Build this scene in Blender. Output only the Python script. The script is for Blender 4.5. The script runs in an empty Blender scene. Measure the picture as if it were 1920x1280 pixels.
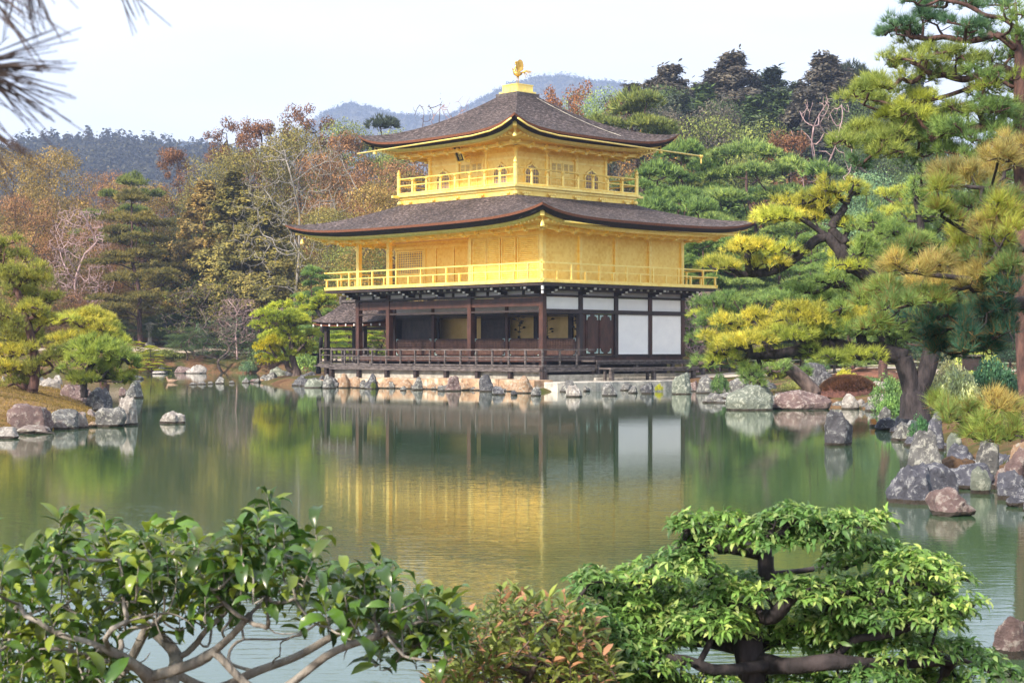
import bpy, math, random
import numpy as np
from mathutils import Vector, Matrix, noise as mnoise
R = math.radians
sc = bpy.context.scene
COL = sc.collection
# ------------------------------------------------------------ camera
CAMH = 1.6; FPX = 3200.0; HOR = 656.0
cd = bpy.data.cameras.new('camera'); cam = bpy.data.objects.new('camera', cd); COL.objects.link(cam)
cam.location = (0, 0, CAMH); cam.rotation_euler = (R(90), 0, 0)
cd.lens = 60.0; cd.sensor_width = 36.0; cd.shift_y = (HOR - 640.0) / 1920.0
cd.clip_start = 0.1; cd.clip_end = 12000
cd.dof.use_dof = True; cd.dof.focus_distance = 50.0; cd.dof.aperture_fstop = 17.0
sc.camera = cam
sc.view_settings.view_transform = 'Standard'; sc.view_settings.look = 'None'
sc.view_settings.exposure = 1.0; sc.view_settings.gamma = 1.0
# ------------------------------------------------------------ sky and sun
SUN_EL = R(34); SUN_V = Vector((-0.66, -0.75, 0)).normalized()
w = bpy.data.worlds.new('World'); sc.world = w; w.use_nodes = True
nt = w.node_tree; nt.nodes.clear()
def wn(t, **k):
    n = nt.nodes.new(t)
    for a, b in k.items(): setattr(n, a, b)
    return n
o_ = wn('ShaderNodeOutputWorld'); bg = wn('ShaderNodeBackground'); bg2 = wn('ShaderNodeBackground'); mx = wn('ShaderNodeMixShader')
sky = wn('ShaderNodeTexSky', sky_type='NISHITA', sun_disc=False)
sky.sun_elevation = SUN_EL; sky.sun_rotation = math.atan2(SUN_V.x, SUN_V.y)
bg.inputs[1].default_value = 0.1
tc = wn('ShaderNodeTexCoord'); mp = wn('ShaderNodeMapping'); mp.inputs['Scale'].default_value = (1, 1, 4.5)
no = wn('ShaderNodeTexNoise'); no.inputs['Scale'].default_value = 2.6; no.inputs['Detail'].default_value = 7; no.inputs['Roughness'].default_value = .55
rp = wn('ShaderNodeValToRGB'); rp.color_ramp.elements[0].position = .33; rp.color_ramp.elements[1].position = .6
rp.color_ramp.elements[0].color = (.70, .70, .70, 1); rp.color_ramp.elements[1].color = (.97, .97, .97, 1)
bg2.inputs[0].default_value = (.885, .915, .93, 1); bg2.inputs[1].default_value = .86
nt.links.new(tc.outputs['Generated'], mp.inputs[0]); nt.links.new(mp.outputs[0], no.inputs[0]); nt.links.new(no.outputs[0], rp.inputs[0])
nt.links.new(sky.outputs[0], bg.inputs[0]); nt.links.new(rp.outputs[0], mx.inputs[0])
nt.links.new(bg.outputs[0], mx.inputs[1]); nt.links.new(bg2.outputs[0], mx.inputs[2]); nt.links.new(mx.outputs[0], o_.inputs[0])
sl = bpy.data.lights.new('sun', 'SUN'); sl.energy = 4.8; sl.angle = R(5); sl.color = (1, .87, .70)
so = bpy.data.objects.new('sun', sl); COL.objects.link(so)
sv = Vector((SUN_V.x * math.cos(SUN_EL), SUN_V.y * math.cos(SUN_EL), math.sin(SUN_EL)))
so.rotation_euler = (-sv).to_track_quat('-Z', 'Y').to_euler()
sc.cycles.max_bounces = 8; sc.cycles.transparent_max_bounces = 8; sc.cycles.volume_bounces = 2

# ------------------------------------------------------------ helpers
def W(px, py, d): return np.array([(px - 960.0) / FPX * d, d, CAMH - (py - HOR) / FPX * d])
def link(o, parent=None):
    COL.objects.link(o)
    if parent is not None: o.parent = parent
    return o
def tag(o, label=None, cat=None, group=None, kind=None):
    if label: o['label'] = label
    if cat: o['category'] = cat
    if group: o['group'] = group
    if kind: o['kind'] = kind
    return o
def empty(name, loc=(0, 0, 0), rz=0.0, parent=None):
    o = bpy.data.objects.new(name, None); o.location = loc; o.rotation_euler = (0, 0, rz); o.empty_display_size = .3
    return link(o, parent)
def np_mesh(name, V, F, mats, parent=None, smooth=False, midx=None):
    """V (n,3); F (m,k) with k fixed"""
    V = np.asarray(V, np.float32); F = np.asarray(F, np.int32)
    me = bpy.data.meshes.new(name); k = F.shape[1]
    me.vertices.add(len(V)); me.vertices.foreach_set('co', V.ravel())
    me.loops.add(F.size); me.loops.foreach_set('vertex_index', F.ravel())
    me.polygons.add(len(F)); me.polygons.foreach_set('loop_start', np.arange(0, F.size, k, dtype=np.int32))
    if smooth: me.polygons.foreach_set('use_smooth', np.ones(len(F), bool))
    if not isinstance(mats, (list, tuple)): mats = [mats]
    for m in mats: me.materials.append(m)
    if midx is not None: me.polygons.foreach_set('material_index', np.asarray(midx, np.int32))
    me.update(calc_edges=True)
    return link(bpy.data.objects.new(name, me), parent)
class MB:
    def __init__(s): s.v = []; s.f = []; s.m = []; s.cur = 0; s.n = 0; s.starts = []
    def add(s, V, F):
        V = [tuple(map(float, p)) for p in V]; s.starts.append(s.n)
        for f in F: s.f.append(tuple(i + s.n for i in f)); s.m.append(s.cur)
        s.v += V; s.n += len(V)
        return s
    def box(s, x0, x1, y0, y1, z0, z1):
        return s.add([(x0,y0,z0),(x1,y0,z0),(x1,y1,z0),(x0,y1,z0),(x0,y0,z1),(x1,y0,z1),(x1,y1,z1),(x0,y1,z1)],
              [(0,3,2,1),(4,5,6,7),(0,1,5,4),(1,2,6,5),(2,3,7,6),(3,0,4,7)])
    def cbox(s, c, d): return s.box(c[0]-d[0]/2, c[0]+d[0]/2, c[1]-d[1]/2, c[1]+d[1]/2, c[2]-d[2]/2, c[2]+d[2]/2)
    def beam(s, p0, p1, w, h):
        p0 = Vector(p0); p1 = Vector(p1); d = (p1 - p0).normalized()
        u = d.cross(Vector((0, 0, 1)));  u = Vector((1, 0, 0)) if u.length < 1e-4 else u.normalized()
        v = u.cross(d); V = []
        for p in (p0, p1):
            for a, b in ((-1,-1),(1,-1),(1,1),(-1,1)): V.append(p + u*(a*w/2) + v*(b*h/2))
        return s.add(V, [(0,1,2,3),(7,6,5,4),(0,4,5,1),(1,5,6,2),(2,6,7,3),(3,7,4,0)])
    def tube(s, pts, rad, n=8, cap=True):
        V, F = tube_np(np.array([tuple(p) for p in pts], float), np.array(rad if hasattr(rad, '__len__') else [rad]*len(pts), float), n)
        s.add(V, [tuple(f) for f in F])
        if cap:
            b = s.n - len(V); s.f.append(tuple(range(b, b+n))[::-1]); s.f.append(tuple(range(s.n-n, s.n))); s.m += [s.cur]*2
        return s
    def lathe(s, c, prof, n=12):
        V = []; F = []
        for r, z in prof:
            for i in range(n):
                a = 2*math.pi*i/n; V.append((c[0]+r*math.cos(a), c[1]+r*math.sin(a), c[2]+z))
        for j in range(len(prof)-1):
            for i in range(n): F.append((j*n+i, j*n+(i+1)%n, (j+1)*n+(i+1)%n, (j+1)*n+i))
        F.append(tuple(range(n))[::-1]); F.append(tuple((len(prof)-1)*n+i for i in range(n)))
        return s.add(V, F)
    def split(s, name, mats, parent=None):
        """every added piece becomes an object of its own"""
        st = s.starts + [s.n]; fi = 0
        for a, b in zip(st[:-1], st[1:]):
            p = MB(); p.v = s.v[a:b]; p.n = b - a
            while fi < len(s.f) and s.f[fi][0] < b: p.f.append(tuple(i - a for i in s.f[fi])); p.m.append(0); fi += 1
            p.build(name, mats, parent)
    def build(s, name, mats, parent=None, smooth=False, bevel=0):
        me = bpy.data.meshes.new(name); me.from_pydata(s.v, [], s.f)
        if not isinstance(mats, (list, tuple)): mats = [mats]
        for m in mats: me.materials.append(m)
        me.polygons.foreach_set('material_index', s.m)
        if smooth: me.polygons.foreach_set('use_smooth', [True]*len(s.f))
        me.update(); o = link(bpy.data.objects.new(name, me), parent)
        if bevel:
            b = o.modifiers.new('bevel', 'BEVEL'); b.width = bevel; b.segments = 2; b.limit_method = 'ANGLE'
        return o
def tube_np(P, rad, n=6):
    T = np.gradient(P, axis=0); T /= np.linalg.norm(T, axis=1, keepdims=True) + 1e-9
    ref = np.array([0, 0, 1.0]) if abs(T[0, 2]) < .9 else np.array([1.0, 0, 0])
    U = np.cross(T, ref); bad = np.linalg.norm(U, axis=1) < .05
    U[bad] = np.cross(T[bad], [0, 1.0, 0]); U /= np.linalg.norm(U, axis=1, keepdims=True) + 1e-9
    Vv = np.cross(T, U); a = np.arange(n) * 2 * np.pi / n
    V = P[:, None] + rad[:, None, None] * (U[:, None] * np.cos(a)[None, :, None] + Vv[:, None] * np.sin(a)[None, :, None])
    m = len(P); i = np.arange(m-1)[:, None] * n; j = np.arange(n)[None]; j2 = (j + 1) % n
    F = np.stack([i + j, i + j2, i + n + j2, i + n + j], -1).reshape(-1, 4)
    return V.reshape(-1, 3), F

# ------------------------------------------------------------ materials
def mat(name):
    m = bpy.data.materials.new(name); m.use_nodes = True; t = m.node_tree
    return m, t, t.nodes['Principled BSDF']
def nd(t, typ, ins=None, **k):
    n = t.nodes.new(typ)
    for a, b in k.items(): setattr(n, a, b)
    for a, b in (ins or {}).items():
        if isinstance(b, tuple) and len(b) == 2 and hasattr(b[0], 'outputs'): t.links.new(b[0].outputs[b[1]], n.inputs[a])
        else: n.inputs[a].default_value = b
    return n
def ramp(t, src, stops, out=0):
    n = t.nodes.new('ShaderNodeValToRGB'); e = n.color_ramp.elements
    while len(e) < len(stops): e.new(.5)
    for i, (p, c) in enumerate(stops): e[i].position = p; e[i].color = (c[0], c[1], c[2], 1)
    t.links.new(src.outputs[out], n.inputs[0]); return n
def mixc(t, fac, a, b, blend='MIX'):
    n = t.nodes.new('ShaderNodeMix'); n.data_type = 'RGBA'; n.blend_type = blend
    for idx, v in ((0, fac), (6, a), (7, b)):
        if isinstance(v, tuple) and len(v) == 2 and hasattr(v[0], 'outputs'): t.links.new(v[0].outputs[v[1]], n.inputs[idx])
        elif isinstance(v, (int, float)): n.inputs[idx].default_value = v
        else: n.inputs[idx].default_value = (*v[:3], 1)
    return n
def noisy(name, c1, c2, scale=4, rough=.7, bump=.3, metal=0., detail=6, stretch=None, bscale=None, dist=.02, c3=None, s2=None, rng=(.35, .65)):
    m, t, b = mat(name)
    co = nd(t, 'ShaderNodeTexCoord'); mp_ = nd(t, 'ShaderNodeMapping', {'Vector': (co, 'Object')})
    if stretch: mp_.inputs['Scale'].default_value = stretch
    n1 = nd(t, 'ShaderNodeTexNoise', {'Vector': (mp_, 0), 'Scale': scale, 'Detail': detail, 'Roughness': .6})
    r = ramp(t, n1, [(rng[0], c1), (rng[1], c2)]); out = (r, 0)
    if c3:
        n3 = nd(t, 'ShaderNodeTexNoise', {'Vector': (mp_, 0), 'Scale': s2 or scale * .25, 'Detail': 5, 'Roughness': .65})
        f = ramp(t, n3, [(.5, (0, 0, 0)), (.6, (1, 1, 1))]); out = (mixc(t, (f, 0), (r, 0), c3), 2)
    t.links.new(out[0].outputs[out[1]], b.inputs['Base Color'])
    b.inputs['Roughness'].default_value = rough; b.inputs['Metallic'].default_value = metal
    if bump:
        n2 = nd(t, 'ShaderNodeTexNoise', {'Vector': (mp_, 0), 'Scale': bscale or scale * 3, 'Detail': 6})
        bp = nd(t, 'ShaderNodeBump', {'Height': (n2, 0), 'Strength': bump, 'Distance': dist}); t.links.new(bp.outputs[0], b.inputs['Normal'])
    return m
M = {}
def gold(name, c1, c2, metal=.55, rough=.42):
    m, t, b = mat(name)
    co = nd(t, 'ShaderNodeTexCoord')
    sep = nd(t, 'ShaderNodeSeparateXYZ', {'Vector': (co, 'Object')})
    ad = nd(t, 'ShaderNodeMath', {0: (sep, 0), 1: (sep, 1)}, operation='ADD')
    cb = nd(t, 'ShaderNodeCombineXYZ', {0: (ad, 0), 1: (sep, 2)})
    br = nd(t, 'ShaderNodeTexBrick', {'Vector': (cb, 0), 'Color1': (0, 0, 0, 1), 'Color2': (1, 1, 1, 1), 'Mortar': (.5, .5, .5, 1), 'Scale': 1.0,
            'Mortar Size': .003, 'Brick Width': .109, 'Row Height': .109})
    n1 = nd(t, 'ShaderNodeTexNoise', {'Vector': (co, 'Object'), 'Scale': 1.1, 'Detail': 5})
    f = nd(t, 'ShaderNodeMath', {0: (br, 0), 1: .42}, operation='MULTIPLY')
    f2 = nd(t, 'ShaderNodeMath', {0: (n1, 0), 1: (f, 0)}, operation='ADD')
    r = ramp(t, f2, [(.35, c1), (.85, c2)]); t.links.new(r.outputs[0], b.inputs['Base Color'])
    b.inputs['Metallic'].default_value = metal; b.inputs['Roughness'].default_value = rough
    bp = nd(t, 'ShaderNodeBump', {'Height': (br, 0), 'Strength': .12, 'Distance': .004}); t.links.new(bp.outputs[0], b.inputs['Normal'])
    return m
M['gold'] = gold('gold_leaf', (.86, .57, .10), (.98, .74, .20), .42, .44)
M['goldtrim'] = gold('gold_trim', (.91, .64, .14), (.99, .80, .26), .42, .40)
M['bronze'] = gold('old_gold_metal', (.30, .17, .03), (.75, .50, .13), .8, .35)
M['ceil'] = noisy('pale_ceiling_boards', (.5, .3, .16), (.62, .42, .26), 3, .7, .1)
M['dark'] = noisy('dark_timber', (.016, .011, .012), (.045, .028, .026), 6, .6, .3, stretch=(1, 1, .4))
M['grey'] = noisy('weathered_grey_timber', (.030, .024, .025), (.14, .12, .12), 5, .75, .3, stretch=(1, 1, 3))
M['brown'] = noisy('red_brown_timber', (.030, .012, .009), (.085, .033, .022), 5, .55, .3, stretch=(1, 1, .4), c3=(.05, .02, .014), s2=1.5)
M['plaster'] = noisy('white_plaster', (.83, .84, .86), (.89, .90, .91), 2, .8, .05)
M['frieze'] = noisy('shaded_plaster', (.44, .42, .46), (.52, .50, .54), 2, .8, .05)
M['white'] = noisy('white_painted_tips', (.7, .7, .72), (.82, .82, .82), 8, .6, 0)
M['verdigris'] = noisy('pale_green_metal_fittings', (.28, .42, .42), (.46, .58, .56), 14, .5, .1, metal=.3)
M['mauve'] = noisy('mauve_window_screen', (.17, .145, .20), (.26, .22, .30), 3, .7, 0)
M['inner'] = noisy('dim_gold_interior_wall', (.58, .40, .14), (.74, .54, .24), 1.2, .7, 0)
M['lattice'] = noisy('brown_lattice_wood', (.06, .033, .025), (.16, .09, .068), 5, .6, .2)
M['black'] = noisy('black_lacquer_and_silhouette', (.012, .01, .012), (.03, .022, .02), 5, .3, 0)
M['fndn'] = noisy('pale_mortar_foundation', (.20, .19, .165), (.46, .44, .39), 3, .9, .5, bscale=14, c3=(.3, .28, .25), s2=4)
M['tan'] = noisy('tan_cut_stone', (.20, .12, .075), (.50, .34, .22), 2.5, .85, .5, bscale=16, c3=(.52, .46, .38), s2=1.5)
M['slab'] = noisy('pale_slab_stone', (.42, .40, .37), (.64, .60, .54), 2.5, .85, .4, bscale=16, c3=(.3, .29, .27), s2=2)
def shingle():
    m, t, b = mat('cypress_bark_shingles')
    co = nd(t, 'ShaderNodeTexCoord')
    sep = nd(t, 'ShaderNodeSeparateXYZ', {'Vector': (co, 'Object')})
    mp_ = nd(t, 'ShaderNodeMapping', {'Vector': (co, 'Object'), 'Scale': (2.0, 2.0, 9)})
    n1 = nd(t, 'ShaderNodeTexNoise', {'Vector': (mp_, 0), 'Scale': 3.0, 'Detail': 6, 'Roughness': .70})
    n2 = nd(t, 'ShaderNodeTexNoise', {'Vector': (co, 'Object'), 'Scale': .55, 'Detail': 5})
    r = ramp(t, n1, [(.33, (.010, .008, .007)), (.50, (.056, .044, .043)), (.66, (.27, .235, .23))])
    r2 = ramp(t, n2, [(.3, (.55, .5, .55)), (.7, (1.15, 1.05, 1.08))])
    mm = mixc(t, 1.0, (r, 0), (r2, 0), 'MULTIPLY'); t.links.new(mm.outputs[2], b.inputs['Base Color'])
    b.inputs['Roughness'].default_value = .9
    zz = nd(t, 'ShaderNodeMath', {0: (sep, 2), 1: 22.0}, operation='MULTIPLY')
    za = nd(t, 'ShaderNodeMath', {0: (zz, 0), 1: (n1, 0)}, operation='ADD')
    fr = nd(t, 'ShaderNodeMath', {0: (za, 0)}, operation='FRACT')
    ad = nd(t, 'ShaderNodeMath', {0: (fr, 0), 1: (n1, 0)}, operation='ADD')
    bp = nd(t, 'ShaderNodeBump', {'Height': (ad, 0), 'Strength': .9, 'Distance': .05}); t.links.new(bp.outputs[0], b.inputs['Normal'])
    return m
M['shingle'] = shingle()
M['barkcut'] = noisy('red_brown_shingle_edge', (.10, .035, .02), (.25, .095, .05), 9, .8, .4, stretch=(1, 1, 8))
M['barkdark'] = noisy('black_shingle_underlayer', (.012, .008, .009), (.035, .022, .022), 9, .9, .3, stretch=(1, 1, 8))
def rockmat(name, a, b_, lich, moss=None):
    m, t, b = mat(name)
    co = nd(t, 'ShaderNodeTexCoord'); oi = nd(t, 'ShaderNodeObjectInfo')
    ge = nd(t, 'ShaderNodeNewGeometry')
    off = nd(t, 'ShaderNodeVectorMath', {0: (ge, 'Position'), 1: (oi, 'Random')}, operation='ADD')
    n1 = nd(t, 'ShaderNodeTexNoise', {'Vector': (off, 0), 'Scale': 4.5, 'Detail': 10, 'Roughness': .75})
    n2 = nd(t, 'ShaderNodeTexNoise', {'Vector': (off, 0), 'Scale': 9.0, 'Detail': 9, 'Roughness': .78, 'Distortion': .4})
    vo = nd(t, 'ShaderNodeTexVoronoi', {'Vector': (off, 0), 'Scale': 13.0})
    r = ramp(t, n1, [(.32, a), (.62, b_)])
    f = ramp(t, n2, [(.52, (0, 0, 0)), (.58, (1, 1, 1))])
    mm = mixc(t, (f, 0), (r, 0), lich)
    last = (mm, 2)
    if moss:
        n3 = nd(t, 'ShaderNodeTexNoise', {'Vector': (off, 0), 'Scale': 1.6, 'Detail': 5})
        f3 = ramp(t, n3, [(.54, (0, 0, 0)), (.60, (1, 1, 1))]); mm2 = mixc(t, (f3, 0), last, moss); last = (mm2, 2)
    sep = nd(t, 'ShaderNodeSeparateXYZ', {'Vector': (ge, 'Position')})
    wz = nd(t, 'ShaderNodeMath', {0: (n1, 0), 1: .09}, operation='MULTIPLY')
    wl = nd(t, 'ShaderNodeMath', {0: (sep, 2), 1: (wz, 0)}, operation='LESS_THAN')
    wet = mixc(t, (wl, 0), last, (.045, .035, .028)); t.links.new(wet.outputs[2], b.inputs['Base Color'])
    b.inputs['Roughness'].default_value = .85
    ad = nd(t, 'ShaderNodeMath', {0: (n1, 0), 1: (n2, 0)}, operation='ADD')
    bp = nd(t, 'ShaderNodeBump', {'Height': (ad, 0), 'Strength': .9, 'Distance': .10}); t.links.new(bp.outputs[0], b.inputs['Normal'])
    return m
M['rgrey'] = rockmat('grey_lichen_rock', (.07, .07, .075), (.20, .20, .205), (.44, .44, .41))
M['rpink'] = rockmat('pinkish_rock', (.09, .06, .065), (.25, .17, .165), (.40, .35, .33))
M['rdark'] = rockmat('dark_rock', (.035, .035, .045), (.11, .11, .13), (.27, .28, .29))
M['rpale'] = rockmat('pale_rock', (.17, .155, .15), (.42, .385, .365), (.60, .57, .54))
M['rtan'] = rockmat('tan_rock', (.26, .15, .09), (.50, .35, .24), (.46, .42, .36))
M['rblue'] = rockmat('blue_grey_rock', (.04, .042, .06), (.13, .135, .18), (.36, .37, .40))
M['rmoss'] = rockmat('mossy_rock', (.16, .12, .11), (.34, .28, .27), (.44, .42, .38), (.26, .12, .02))
M['rgreen'] = rockmat('greenish_rock', (.11, .13, .11), (.23, .26, .22), (.44, .46, .40))
def leafmat(name, rough=.5, trans=.4, vary=.45, dead=None, spec=.4, tip=None):
    m, t, b = mat(name)
    oi = nd(t, 'ShaderNodeObjectInfo'); ge = nd(t, 'ShaderNodeNewGeometry')
    n1 = nd(t, 'ShaderNodeTexNoise', {'Vector': (ge, 'Position'), 'Scale': .55, 'Detail': 2})
    r1 = ramp(t, n1, [(.3, (.68, .74, .72)), (.7, (1.30, 1.22, 1.05))])
    n5 = nd(t, 'ShaderNodeTexNoise', {'Vector': (ge, 'Position'), 'Scale': 3.2, 'Detail': 3}); r5 = ramp(t, n5, [(.36, (.62, .70, .80)), (.62, (1.22, 1.15, 1.0))])
    m5 = mixc(t, 1.0, (oi, 'Color'), (r5, 0), 'MULTIPLY'); mm = mixc(t, 1.0, (m5, 2), (r1, 0), 'MULTIPLY')
    rr = ramp(t, ge, [(0, (1 - vary, 1 - vary, 1 - vary)), (1, (1 + vary, 1 + vary * .95, 1 + vary * .4))], 'Random Per Island')
    mm2 = mixc(t, 1.0, (mm, 2), (rr, 0), 'MULTIPLY'); last = (mm2, 2)
    if dead:
        gt = nd(t, 'ShaderNodeMath', {0: (ge, 'Random Per Island'), 1: 1 - dead[0]}, operation='GREATER_THAN')
        last = (mixc(t, (gt, 0), last, dead[1]), 2)
    t.links.new(last[0].outputs[last[1]], b.inputs['Base Color'])
    b.inputs['Roughness'].default_value = rough; b.inputs['Specular IOR Level'].default_value = spec
    if trans:
        tr = nd(t, 'ShaderNodeBsdfTranslucent'); t.links.new(last[0].outputs[last[1]], tr.inputs[0])
        ms = nd(t, 'ShaderNodeMixShader', {0: trans}); t.links.new(b.outputs[0], ms.inputs[1]); t.links.new(tr.outputs[0], ms.inputs[2])
        t.links.new(ms.outputs[0], t.nodes['Material Output'].inputs[0])
    return m
M['needle'] = leafmat('pine_needles', .55, .35, .5, spec=.3)
M['needle_near'] = leafmat('long_pine_needles', .5, .42, .45, (.16, (.30, .17, .06)), spec=.35)
M['leaf'] = leafmat('tree_leaves', .6, .25, .6, spec=.25)
M['glossleaf'] = leafmat('glossy_camellia_leaves', .30, .3, .5, spec=.6)
M['whorl'] = leafmat('whorled_shrub_leaves', .42, .38, .45, spec=.45)
M['redleaf'] = leafmat('reddish_shrub_leaves', .4, .3, .4, (.20, (.42, .22, .12)), spec=.4)
def barkmat(name, a, b_, sc_=8):
    return noisy(name, a, b_, sc_, .9, .8, stretch=(1, 1, .35), bscale=sc_ * 2, dist=.03)
M['bark'] = barkmat('grey_brown_bark', (.045, .032, .03), (.15, .11, .10))
M['barkred'] = barkmat('red_pine_bark', (.03, .018, .019), (.125, .065, .056), 11)
M['barkblue'] = barkmat('dark_bark', (.008, .007, .010), (.050, .040, .045), 11)
M['barkpale'] = barkmat('pale_grey_bark', (.13, .115, .105), (.36, .335, .31), 14)
M['barkpink'] = barkmat('pinkish_bare_bark', (.24, .15, .15), (.48, .35, .36), 6)
# ============================================================ terrain, water
PX0 = 1017.5; PD = 68.0; PA = R(43.8); PCX = (PX0 - 960) / FPX * PD
CA, SA = math.cos(PA), math.sin(PA)
def L2W(x, y): return (PCX + x * CA - y * SA, PD + x * SA + y * CA)
POND = [(-9,5.0),(-3,5.3),(0,5.6),(2.2,6.0),(3.1,8),(3.5,10),(4.6,13),(5.6,16),(6.0,18.5),(5.8,21),(6.5,24),(7.1,28),(7.3,31),(7.9,34.5),
        (9.0,38),(9.8,43),(9.4,47),(8.3,48.3),(6.8,48.6),(6.4,52),(8.3,60),(8.2,63.5),(7.2,66.0),(6.9,68.5),L2W(5.6,-2.0),L2W(-2.0,-2.0),L2W(-2.0,13.6),
        (-11.2,79),(-13.2,86.5),(-12.0,92),(-13,106),(-15.5,116),(-20,120),(-27,119.5),(-34,117),(-45,112),(-60,100),(-64,40),(-34,8)]
ISLE = [(-8.5,36.2),(-8.9,34.6),(-9.9,33.2),(-12,32.2),(-20,31),(-30,40),(-28,60),(-15.5,60),(-13.4,56),(-12.2,50),(-11.2,45.5),(-9.6,40)]
def poly_sd(X, Y, P):
    """signed distance, negative inside"""
    P = np.array(P); n = len(P); dm = np.full(X.shape, 1e9); ins = np.zeros(X.shape, bool)
    for i in range(n):
        a = P[i]; b = P[(i+1) % n]; e = b - a
        t = np.clip(((X-a[0])*e[0] + (Y-a[1])*e[1]) / (e @ e), 0, 1)
        dm = np.minimum(dm, np.hypot(X - a[0] - t*e[0], Y - a[1] - t*e[1]))
        c = ((a[1] > Y) != (b[1] > Y)); xx = a[0] + (Y - a[1]) / (e[1] if abs(e[1]) > 1e-9 else 1e-9) * e[0]
        ins ^= c & (X < xx)
    return np.where(ins, -dm, dm)
def sstep(a, b, x):
    t = np.clip((x - a) / (b - a), 0, 1); return t * t * (3 - 2 * t)
def height(X, Y):
    X = np.asarray(X, float); Y = np.asarray(Y, float)
    p = poly_sd(X, Y, POND); q = poly_sd(X, Y, ISLE)
    p = np.where(q < 0, -q, np.where(p < 0, np.maximum(p, -q), p))
    land = .02 + .42 * (1 - np.exp(-np.maximum(p, 0) / .9))
    land += .18 * np.sin(X * .31 + 1.7) * np.sin(Y * .23) * sstep(1, 8, p) + .04 * np.sin(X * 1.9 + Y) * np.sin(Y * 1.7 - X * .6)
    land += np.where(q < 0, .42 * sstep(0, 4.5, -q), 0)
    back = sstep(122, 215, Y) * 13 + sstep(0, 60, X - 12) * sstep(60, 120, Y) * 3.5 + sstep(116, 130, Y) * 1.2
    land += back * (1 - .9 * sstep(320, 700, Y)) + .3 * sstep(95, 112, Y)
    bed = -.1 - .9 * (1 - np.exp(np.minimum(p, 0) / 1.2))
    return np.where(p >= 0, land, bed)
def grid_axis(segs):
    out = []
    for a, b, s in segs: out += list(np.arange(a, b, s))
    return np.array(out + [segs[-1][1]])
gx = grid_axis([(-4000,-400,400),(-400,-100,20),(-100,-40,4),(-40,-14,1),(-14,14,.5),(14,40,1),(40,100,4),(100,400,20),(400,4000,400)])
gy = grid_axis([(-300,-20,40),(-20,4,2),(4,80,.5),(80,130,1),(130,250,4),(250,800,25),(800,8000,600)])
GX, GY = np.meshgrid(gx, gy); GZ = height(GX, GY)
V = np.stack([GX, GY, GZ], -1).reshape(-1, 3); nx_, ny_ = len(gx), len(gy)
ii = (np.arange(ny_-1)[:, None] * nx_ + np.arange(nx_-1)[None]).ravel()
F = np.stack([ii, ii+1, ii+nx_+1, ii+nx_], -1)
def groundmat():
    m, t, b = mat('pond_garden_ground')
    ge = nd(t, 'ShaderNodeNewGeometry')
    n1 = nd(t, 'ShaderNodeTexNoise', {'Vector': (ge, 'Position'), 'Scale': .35, 'Detail': 8, 'Roughness': .7})
    n2 = nd(t, 'ShaderNodeTexNoise', {'Vector': (ge, 'Position'), 'Scale': 6.0, 'Detail': 8, 'Roughness': .75})
    r = ramp(t, n1, [(.34, (.09, .05, .03)), (.46, (.17, .10, .06)), (.52, (.10, .085, .035)), (.62, (.055, .07, .022))])
    r2 = ramp(t, n2, [(.3, (.6, .6, .6)), (.7, (1.35, 1.35, 1.3))])
    ix = nd(t, 'ShaderNodeSeparateXYZ', {'Vector': (ge, 'Position')}); lx_ = nd(t, 'ShaderNodeMath', {0: (ix, 0), 1: -8.0}, operation='LESS_THAN'); ly_ = nd(t, 'ShaderNodeMath', {0: (ix, 1), 1: 61.0}, operation='LESS_THAN')
    lm_ = nd(t, 'ShaderNodeMath', {0: (lx_, 0), 1: (ly_, 0)}, operation='MULTIPLY'); rg = ramp(t, n2, [(.35, (.17, .095, .045)), (.5, (.26, .165, .075)), (.65, (.17, .14, .045))])
    gm = mixc(t, (lm_, 0), (r, 0), (rg, 0))
    mm = mixc(t, 1.0, (gm, 2), (r2, 0), 'MULTIPLY'); t.links.new(mm.outputs[2], b.inputs['Base Color'])
    b.inputs['Roughness'].default_value = .95; b.inputs['Specular IOR Level'].default_value = .1
    bp = nd(t, 'ShaderNodeBump', {'Height': (n2, 0), 'Strength': .8, 'Distance': .08}); t.links.new(bp.outputs[0], b.inputs['Normal'])
    return m
g = np_mesh('ground', V, F, groundmat(), smooth=True); tag(g, kind='structure')
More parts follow.
